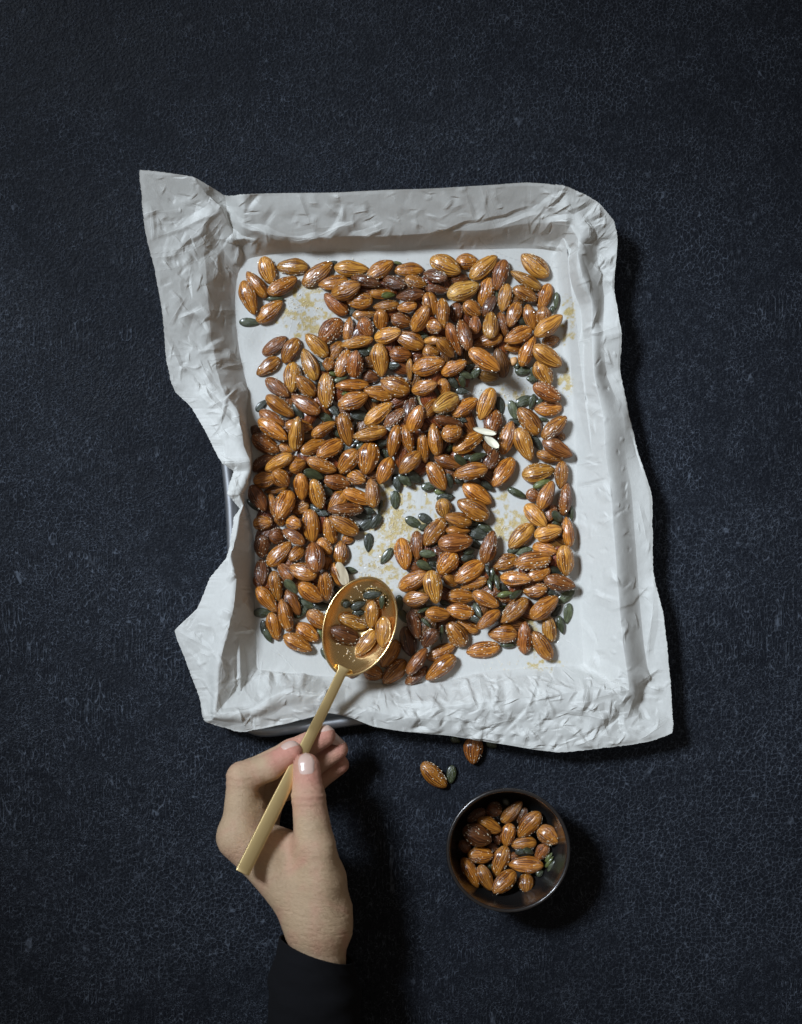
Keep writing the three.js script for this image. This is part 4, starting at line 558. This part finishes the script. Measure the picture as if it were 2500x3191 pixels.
{
  const t = new THREE.Group(); t.name = numbered('spoon'); t.position.copy(NECK); scene.add(t); tag(t, 'brushed gold serving spoon held over the tray, filled with almonds', 'spoon');
  const rel = (v) => v.sub(NECK), NT = 160, rr = [0.001, 0.15, 0.3, 0.42, 0.54, 0.64, 0.73, 0.81, 0.88, 0.94, 0.975, 1.0];
  const rows = [...rr.map((r) => [r, 0]), [1.02, 0.0004], [1.045, 0.0001], [1.05, -0.0006], [1.03, -0.0013], ...rr.slice(0, -1).reverse().map((r) => [r + 0.02, -0.0011])];
  const bowl = gridGeo(NT, rows.length - 1, (i, j) => { const [a, z] = spOutline(i / NT * Math.PI * 2), [r, o] = rows[j]; return rel(spoonAt(0.5 + (a - 0.5) * r, z * r, spDepth(Math.min(1, r)) + o)); }, { closeU: true });
  mesh('bowl', bowl, gold, t);
  // handle: rounded bar that widens towards its square end
  const A = spoonAt(0.07, 0, -0.0012), B = END, D = B.clone().sub(NECK).normalize(), side = new THREE.Vector3().crossVectors(D, new THREE.Vector3(0, 1, 0)).normalize(), NS = 60;
  const sec = []; const bev = 0.22; for (const [a, b] of [[-1, -1], [1, -1], [1, 1], [-1, 1]]) sec.push(a === b ? [a * (1 - bev * 0.5), b, 1] : [a, b * (1 - bev), 0], a === b ? [a, b * (1 - bev), 1] : [a * (1 - bev * 0.5), b, 0]);
  const ring = [[-0.86, -1], [0.86, -1], [0.97, -0.85], [1, -0.6], [1, 0.5], [0.95, 0.8], [0.84, 1], [-0.50, 1], [-0.95, 0.62], [-1, 0.40], [-1, -0.6], [-0.97, -0.85]];
  const axis = (s) => { const p = NECK.clone().lerp(B, s); const k = sstep(0.16, 0, s); return p.lerp(A, k).addScaledVector(new THREE.Vector3(0, 1, 0), -0.002 * Math.sin(Math.PI * clamp(s / 0.3, 0, 1)) + 0.0012 * (1 - k)); };
  const hw = (s) => lerp(lerp(0.0052, 0.0030, sstep(0, 0.06, s)), 0.0043, sstep(0.06, 0.75, s)), ht = (s) => lerp(0.0012, 0.0020, sstep(0.0, 0.25, s));
  const body = gridGeo(ring.length, NS + 2, (i, j) => {
    if (j > NS) { const q = j === NS + 1 ? 0.9 : 0.0; const v = ring[i]; return rel(axis(1).addScaledVector(D, 0.0004).addScaledVector(side, v[0] * hw(1) * q).addScaledVector(new THREE.Vector3(0, 1, 0), v[1] * ht(1) * q)); }
    const s = j / NS, v = ring[i]; return rel(axis(s).addScaledVector(side, v[0] * hw(s)).addScaledVector(new THREE.Vector3(0, 1, 0), v[1] * ht(s)));
  }, { closeU: true, uv: (i, j) => [i / ring.length * 2, j / NS * 6] });
  mesh('handle', body, goldBrushed, t);
  // what lies in the spoon: photo positions in the block with corner 770, 1780
  const N3 = (x, y) => [770 + x / 3, 1780 + y / 3];
  const put = (kind, x0, y0, x1, y1, w, tone, label, lift) => {
    const [a, b] = N3(x0, y0), [c, d] = N3(x1, y1), mx = (a + c) / 2, my = (b + d) / 2;
    const mid = at(mx, my, 30), loc = mid.clone().sub(NECK), s = loc.dot(spoonFrame.X) / spoonFrame.L, z = loc.dot(spoonFrame.Z);
    const r = Math.min(0.95, Math.hypot((s - 0.5) / 0.5, z / SPW)), f = PX * 0.976, L = Math.hypot(c - a, d - b) * f, W = w / 3 * f, T = kind === 'seed' ? 0.0028 : 0.7 * W;
    const base = spoonAt(s, z, spDepth(r)).y, y = base + T * 0.42 + lift, o = kind === 'seed' ? addSeed(tone, L, W, T, label, 'pumpkin seeds in the spoon') : addAlmond(tone, L, W, T, label, 'almonds in the spoon');
    o.position.copy(at(mx, my, y * 1000)); const dir = Math.atan2(d - b, c - a), q = 0.02, gx = (u) => { const l2 = at(mx + u[0] * 8, my + u[1] * 8, 30).sub(NECK), s2 = l2.dot(spoonFrame.X) / spoonFrame.L, z2 = l2.dot(spoonFrame.Z); return spDepth(Math.min(0.97, Math.hypot((s2 - 0.5) / 0.5, z2 / SPW))); };
    const ux = [Math.cos(dir), Math.sin(dir)], uz = [-Math.sin(dir), Math.cos(dir)], g1 = (gx(ux) - gx(ux.map((v) => -v))) / (16 * PX), g2 = (gx(uz) - gx(uz.map((v) => -v))) / (16 * PX);
    orient(o, dir, clamp(g1 * 0.55, -0.5, 0.5), clamp(g2 * 0.55, -0.6, 0.6));
  };
  put('almond', 1130, 525, 862, 425, 135, 'g', 'golden almond in the spoon bowl, point to the left', 0.0006);
  put('almond', 1172, 272, 1155, 545, 132, 'g', 'golden almond standing upright in the top of spoon bowl', 0.0018);
  put('almond', 1280, 422, 1262, 718, 148, 'g', 'golden almond against the right edge of the spoon bowl', 0.0004);
  put('almond', 1205, 555, 1018, 785, 150, 'g', 'golden almond in the spoon, lowest one towards the neck', 0.0012);
  put('almond', 1048, 645, 778, 535, 165, 'd', 'dark red almond against the left edge of spoon bowl', 0.0002);
  put('seed', 972, 352, 1115, 288, 92, 'k', 'black sugared seed in the spoon above the left almond', 0.0012);
  put('seed', 1082, 235, 1258, 208, 96, 'k', 'large sugared seed nearest the tip of the spoon bowl', 0.0012);
  put('seed', 898, 330, 972, 290, 80, 'k', 'dark seed at the upper left edge of the spoon', 0.0004);
  put('seed', 1262, 222, 1258, 362, 62, 'n', 'green seed on edge at the upper right of the spoon', 0.0016);
  put('seed', 985, 395, 1100, 385, 70, 'k', 'black seed mostly under the upright almond in the spoon', 0.0002);
}

// ---------------------------------------------------------------- loose sugar
{
  const r = rng(321), oct = new THREE.OctahedronGeometry(1, 0), spots = [], v = new THREE.Vector3(), q = new THREE.Quaternion(), e = new THREE.Euler(), M = new THREE.Matrix4();
  const add = (p, z) => spots.push(M.compose(p, q.setFromEuler(e.set(r() * 6, r() * 6, r() * 6)), v.set(z, z * (0.6 + r() * 0.5), z * (0.8 + r() * 0.6))).clone());
  for (const it of items) for (let k = 0; k < 7; k++) { const a = r() * 6.28, d = 30 + 60 * r() * r(), x = (it.x0 + it.x1) / 2 + Math.cos(a) * d, y = (it.y0 + it.y1) / 2 + Math.sin(a) * d; if (x < 770 || x > 1785 || y < 790 || y > 2120) continue; const p = at(x, y, 4); p.y = paperFloor(p.x, p.z) + 0.0003; add(p, 0.00018 + 0.0003 * r() * r()); }
  for (const [x, y, rx, ry, n] of [[1230, 1640, 75, 110, 420], [1180, 1790, 80, 60, 200], [1590, 1640, 50, 40, 120], [945, 950, 80, 90, 180], [1350, 760, 260, 22, 160], [1600, 1210, 60, 60, 120], [1150, 1880, 60, 60, 80], [1600, 2080, 160, 40, 70], [1480, 1240, 50, 30, 70]])
    for (let k = 0; k < n; k++) { const p = at(x + (r() + r() - 1) * rx, y + (r() + r() - 1) * ry, 4); p.y = paperFloor(p.x, p.z) + 0.0003; add(p, 0.0002 + 0.0004 * r() * r()); }
  const m = new THREE.InstancedMesh(oct, sugarMat, spots.length); spots.forEach((s, i) => m.setMatrixAt(i, s)); m.name = numbered('loose_sugar'); m.castShadow = m.receiveShadow = true; scene.add(m);
  tag(m, 'loose sugar crystals scattered over the baking paper', 'sugar', null, 'stuff');
  const sp = []; for (let k = 0; k < 110; k++) { const top = r() < 0.65, th = top ? (r() - 0.5) * 1.7 : Math.PI + (r() - 0.5) * 1.6, rr = top ? 0.55 + 0.34 * r() : 0.25 + 0.5 * r(), [a, z] = spOutline(th); sp.push(M.compose(spoonAt(0.5 + (a - 0.5) * rr, z * rr, spDepth(rr) + 0.0003), q.setFromEuler(e.set(r() * 6, r() * 6, r() * 6)), v.setScalar(0.00025 + 0.0004 * r() * r())).clone()); }
  const g = mergeGeometries(sp.map((s) => { const o = oct.clone(); o.applyMatrix4(s); return o; })), ms = mesh('spoon_sugar', g, sugarMat); tag(ms, 'sugar crystals lying in the gold spoon bowl', 'sugar', null, 'stuff');
}

// ---------------------------------------------------------------- hand and sleeve
{
  const Z = (x, y, mm, r) => { const p = at(600 + x / 2.2, 2200 + y / 2.2, mm).multiplyScalar(1000); return { p, r }; };
  const cap = (q, a, b) => { const ba = b.p.clone().sub(a.p), pa = q.clone().sub(a.p), h = clamp(pa.dot(ba) / ba.lengthSq(), 0, 1); return pa.addScaledVector(ba, -h).length() - lerp(a.r, b.r, h); };
  const smin = (a, b, k) => { const h = Math.max(k - Math.abs(a - b), 0) / k; return Math.min(a, b) - h * h * k * 0.25; };
  const wristT = Z(865, 1470, 55, 16.6), wristB = Z(862, 1480, 37, 16.4), foreT = Z(850, 1960, 52, 17), foreB = Z(850, 1960, 37, 17), heel = Z(795, 1180, 44, 17);
  const iM = Z(325, 900, 55, 11.2), mM = Z(335, 860, 38, 11), rM = Z(390, 850, 22, 10.5), pM = Z(470, 860, 10, 9.5);
  const palm = [[wristT, wristB], [wristT, foreT], [wristB, foreB], [wristT, heel], [wristB, heel], [heel, { ...iM, r: 12 }], [wristT, iM], [heel, mM], [wristB, rM], [wristB, pM]];
  const cmc = Z(868, 1190, 60, 15.5), tM = Z(835, 950, 65, 12), tI = Z(795, 620, 66, 9.6), tT = Z(782, 415, 63, 8.0);
  const web = [Z(660, 960, 52, 8), Z(480, 930, 50, 9)], pad = [Z(415, 700, 52, 8.5), Z(450, 815, 51, 8.5)], tendon = [Z(880, 1010, 71, 4.5), Z(880, 1420, 68, 5)];
  const fingers = [
    [[wristT, cmc], [cmc, tM], [tM, tI], [tI, tT]],
    [[iM, Z(345, 490, 57, 9.3)], [Z(345, 490, 57, 9.3), Z(530, 420, 56, 7.9)], [Z(530, 420, 56, 7.9), Z(682, 318, 55, 6.6)]],
    [[mM, Z(400, 470, 40, 9)], [Z(400, 470, 40, 9), Z(680, 320, 42, 7.9)], [Z(680, 320, 42, 7.9), Z(905, 205, 42, 6.8)]],
    [[rM, Z(470, 500, 26, 8.6)], [Z(470, 500, 26, 8.6), Z(800, 420, 30, 7.4)], [Z(800, 420, 30, 7.4), Z(992, 298, 33, 6.6)]],
    [[pM, Z(560, 590, 15, 7.6)], [Z(560, 590, 15, 7.6), Z(840, 520, 19, 6.6)], [Z(840, 520, 19, 6.6), Z(1008, 402, 23, 5.9)]],
  ];
  const lo = new THREE.Vector3(1e9, 1e9, 1e9), hi = lo.clone().negate();
  for (const s of [...palm, ...fingers.flat()]) for (const e of s) { lo.min(e.p.clone().subScalar(e.r + 3)); hi.max(e.p.clone().addScalar(e.r + 3)); }
  const RES = 168, ext = Math.max(hi.x - lo.x, hi.y - lo.y, hi.z - lo.z) / 2 + 3, ctr = lo.clone().add(hi).multiplyScalar(0.5);
  const wristCut = at(600 + 860 / 2.2, 2200 + 1500 / 2.2, 50).multiplyScalar(1000);
  const q = new THREE.Vector3();
  const sdf = (p) => {
    let d = 1e9; for (const [a, b] of palm) d = smin(d, cap(p, a, b), 9);
    d = smin(d, cap(p, web[0], web[1]), 10); d = smin(d, cap(p, pad[0], pad[1]), 3); d = smin(d, cap(p, tendon[0], tendon[1]), 6);
    let best = 1e9;
    fingers.forEach((f, i) => { let e = 1e9; f.forEach(([a, b], n) => { e = smin(e, cap(p, a, b), n ? 2.5 : 4); }); best = Math.min(best, smin(d, e, i ? 5 : 9)); });
    // creases: bands across the wrist and over the thumb joints, a fine skin grain
    const wz = p.z - wristCut.z, wr = Math.exp(-(((wz + 4) / 11) ** 2));
    let c = 0.0 * wr * Math.sin(wz * 1.9 + 1.3 * Math.sin(p.x * 0.12) + p.x * 0.1) * sstep(20, 50, p.y);
    [-10, -3, 2.5, 9].forEach((w, i) => { const g = (wz - w - 1.6 * Math.sin(p.x * 0.11 + i * 1.7) - 0.5 * Math.sin(p.x * 0.5 + i)) / 0.55; if (Math.abs(g) < 4) c += (i % 2 ? 0.13 : 0.2) * Math.exp(-g * g) * sstep(40, 58, p.y); });
    for (const [j, n, amp] of [[tI, 1.5, 0.2], [tM, 1.0, 0.07], [fingers[1][1][0], 1.2, 0.16]]) { const dz = p.z - j.p.z, dd = p.distanceTo(j.p); c += amp * Math.exp(-(((dd - j.r) / 5) ** 2) - (dz / 4.5) ** 2) * Math.sin(dz * n + 0.4 * Math.sin(p.x * 0.6)); }
    if (Math.abs(best) < 1.6) c += 0.20 * (vnoise(p.x * 0.42 + p.y * 0.25 + 40, p.z * 0.95 + p.y * 0.35 + 40, 71) - 0.5) + 0.10 * (vnoise(p.x * 1.1 - p.y * 0.5 + 90, p.z * 1.3 + p.y * 0.6 + 90, 73) - 0.5);
    return best + c;
  };
  const mc = new MarchingCubes(RES, new THREE.MeshStandardMaterial(), false, false, 400000);
  mc.isolation = 0;
  const S2 = RES / 2;
  for (let k = 0; k < RES; k++) for (let j = 0; j < RES; j++) for (let i = 0; i < RES; i++) {
    q.set((i - S2) / S2, (j - S2) / S2, (k - S2) / S2).multiplyScalar(ext).add(ctr);
    const out = q.x < lo.x || q.x > hi.x || q.y < lo.y || q.y > hi.y || q.z < lo.z || q.z > hi.z;
    mc.field[i + j * RES + k * RES * RES] = out ? -9 : -sdf(q);
  }
  mc.update();
  let g = new THREE.BufferGeometry();
  g.setAttribute('position', new THREE.BufferAttribute(mc.positionArray.slice(0, mc.count * 3), 3));
  g.scale(ext, ext, ext); g.translate(ctr.x, ctr.y, ctr.z);
  g = mergeVertices(g, 1e-3);
  const P = g.attributes.position, nor = new Float32Array(P.count * 3), col = new Float32Array(P.count * 3), uv = new Float32Array(P.count * 2), base = [0.50, 0.345, 0.215], red = [0.56, 0.25, 0.185];
  const tips = fingers.map((f) => f[f.length - 1][1]), knuckles = [iM, fingers[1][0][1], tI, tM];
  for (let i = 0; i < P.count; i++) {
    q.fromBufferAttribute(P, i); const e = 0.25, n = new THREE.Vector3();
    for (const ax of ['x', 'y', 'z']) { const a = q.clone(), b = q.clone(); a[ax] += e; b[ax] -= e; n[ax] = sdf(a) - sdf(b); }
    n.normalize().toArray(nor, i * 3);
    let t = 0; for (const s of tips) t = Math.max(t, sstep(27, 5, q.distanceTo(s.p))); for (const s of knuckles) t = Math.max(t, 0.35 * sstep(s.r + 7, s.r - 2, q.distanceTo(s.p)));
    t = clamp(t * 0.85 + (fbm(q.x * 0.12, q.z * 0.12 + q.y * 0.1, 19, 3) - 0.45) * 0.9, 0, 1); const v = 0.95 + 0.12 * fbm(q.x * 0.9, q.z * 0.9 + q.y, 29, 2);
    for (let c = 0; c < 3; c++) col[i * 3 + c] = lerp(base[c], red[c], t) * v;
    uv[i * 2] = q.x * 0.02 + q.y * 0.007; uv[i * 2 + 1] = q.z * 0.02 + q.y * 0.009;
  }
  g.setAttribute('normal', new THREE.BufferAttribute(nor, 3)); g.setAttribute('color', new THREE.BufferAttribute(col, 3)); g.setAttribute('uv', new THREE.BufferAttribute(uv, 2));
  g.scale(0.001, 0.001, 0.001);
  const wrist = at(600 + 860 / 2.2, 2200 + 1500 / 2.2, 0); g.translate(-wrist.x, 0, -wrist.z);
  const person = new THREE.Group(); person.name = numbered('person'); person.position.copy(wrist); scene.add(person);
  tag(person, 'left hand in a black sleeve holding the gold spoon', 'person');
  const skinBump = dataTex(1024, 1024, (x, y) => { const v = 0.5 * fbm(x / 7, y / 4, 33, 3) + 0.3 * fbm(x / 24, y / 12, 37, 2) + 0.2 * vnoise(x / 2.4, y / 2.4, 3); return [v, v, v]; });
  const skin = new THREE.MeshPhysicalMaterial({ vertexColors: true, roughness: 0.52, bumpMap: skinBump, bumpScale: 0.0005, sheen: 0.15, sheenColor: new THREE.Color().setRGB(0.8, 0.5, 0.4), sheenRoughness: 0.5 });
  const hand = mesh('hand', g, skin, person);
  // nails: thin curved plates lying on the finger ends
  const nailMat = new THREE.MeshPhysicalMaterial({ color: new THREE.Color().setRGB(0.62, 0.43, 0.36), roughness: 0.28, clearcoat: 0.4 });
  const nail = (a, b, upv, len, wid, off) => {
    const D = b.p.clone().sub(a.p).normalize(), up = upv.clone().addScaledVector(D, -upv.dot(D)).normalize(), sd = new THREE.Vector3().crossVectors(D, up);
    const gg = gridGeo(14, 16, (i, j) => {
      const s = (i / 14 - 0.5) * 2, t = j / 16, w = wid * (1 - 0.25 * (1 - t) * (1 - t)) * Math.sqrt(Math.max(0.02, 1 - Math.pow(Math.abs(t - 0.5) * 2, 8) * 0.3));
      const ang = s * w / b.r, c = b.p.clone().addScaledVector(D, off - len * 0.5 + t * len - Math.max(0, Math.abs(s) - 0.6) * len * 0.22 * (t > 0.5 ? 1 : -0.6)), dir = up.clone().multiplyScalar(Math.cos(ang)).addScaledVector(sd, Math.sin(ang));
      let r = b.r + 6; for (let k = 0; k < 24; k++) { const dd = sdf(q.copy(c).addScaledVector(dir, r)); if (dd < 0.02 || r < 1) break; r -= dd * 0.9; }
      const rim = Math.min(1, (1 - Math.abs(s)) * 4, (1 - t) * 6, t * 5);
      return c.addScaledVector(dir, r - 0.12 + 0.42 * Math.sqrt(Math.max(0, rim))).multiplyScalar(0.001).sub(wrist);
    });
    mesh('fingernail', gg, nailMat, hand);
  };
  const U = (x, y, z) => new THREE.Vector3(x, y, z);
  nail(tI, tT, U(0.04, 1, -0.12), 13.5, 5.9, 1.5);
  nail(...fingers[1][2], U(-0.35, 0.45, -1), 10.5, 4.6, 1.6);
  nail(...fingers[2][2], U(-0.2, 0.6, -1), 9.5, 4.4, 2.2);
  nail(...fingers[3][2], U(-0.1, 0.6, -1), 9, 4.2, 2.2);
  nail(...fingers[4][2], U(-0.1, 0.6, -1), 8, 3.7, 2.2);
  // sleeve
  const NU = 72, NVs = 60, c0 = at(600 + 850 / 2.2, 2200 + 1672 / 2.2, 45), c1 = at(600 + 812 / 2.2, 2200 + 2600 / 2.2, 46);
  const sl = (j, th, shell) => {
    const t = j / NVs, c = c0.clone().lerp(c1, t), w = lerp(0.0222, 0.0285, sstep(0, 0.4, t)) * (1 + 0.05 * Math.sin(t * 9)), h = lerp(0.030, 0.034, t);
    const f = 1 + 0.045 * (fbm(Math.cos(th) * 1.6 + 5, t * 9 + Math.sin(th) * 1.6, 77, 3) - 0.5) * 2 + 0.02 * Math.sin(t * 26 + 2 * Math.sin(th * 2 + 1)) * sstep(0.05, 0.3, t) + 0.022 * Math.exp(-(((t - 0.075) / 0.012) ** 2)) + 0.02 * Math.sin(t * 40 + th * 3) * sstep(0.1, 0.3, t) * vnoise(t * 8, Math.cos(th) * 2 + 4, 5);
    const x = Math.cos(th) * w * f * shell, y = Math.sin(th) * h * f * shell; c.z += (Math.cos(th) * 0.0075 - Math.sin(th) * 0.001) * (1 - t); return c.add(new THREE.Vector3(x, y, 0)).sub(wrist);
  };
  const outer = gridGeo(NU, NVs, (i, j) => sl(j, i / NU * Math.PI * 2, 1), { closeU: true, uv: (i, j) => [i / NU * 6, j / NVs * 8] }), inner = gridGeo(NU, 6, (i, j) => sl(6 - j, i / NU * Math.PI * 2, 0.95), { closeU: true, uv: (i, j) => [i / NU * 6, j / NVs * 8] });
  const lip = gridGeo(NU, 6, (i, j) => { const a = j / 6 * Math.PI, th = i / NU * Math.PI * 2, o = sl(0, th, 0.975 - 0.025 * Math.cos(a)); o.z -= Math.sin(a) * 0.0006; return o; }, { closeU: true, uv: (i, j) => [i / NU * 6, 0] });
  const weave = dataTex(256, 256, (x, y) => { const v = 0.5 + 0.25 * Math.sin(x * 0.8) * Math.sin(y * 0.8) + 0.3 * (hash2(x, y, 3) - 0.5); return [v, v, v]; });
  mesh('sleeve', mergeGeometries([outer, inner, lip]), new THREE.MeshPhysicalMaterial({ color: new THREE.Color().setRGB(0.007, 0.007, 0.0085), roughness: 0.95, specularIntensity: 0.3, sheen: 0.25, sheenColor: new THREE.Color().setRGB(0.05, 0.05, 0.06), sheenRoughness: 0.6, bumpMap: weave, bumpScale: 0.0002, side: THREE.DoubleSide }), person);
}

renderer.render(scene, camera);
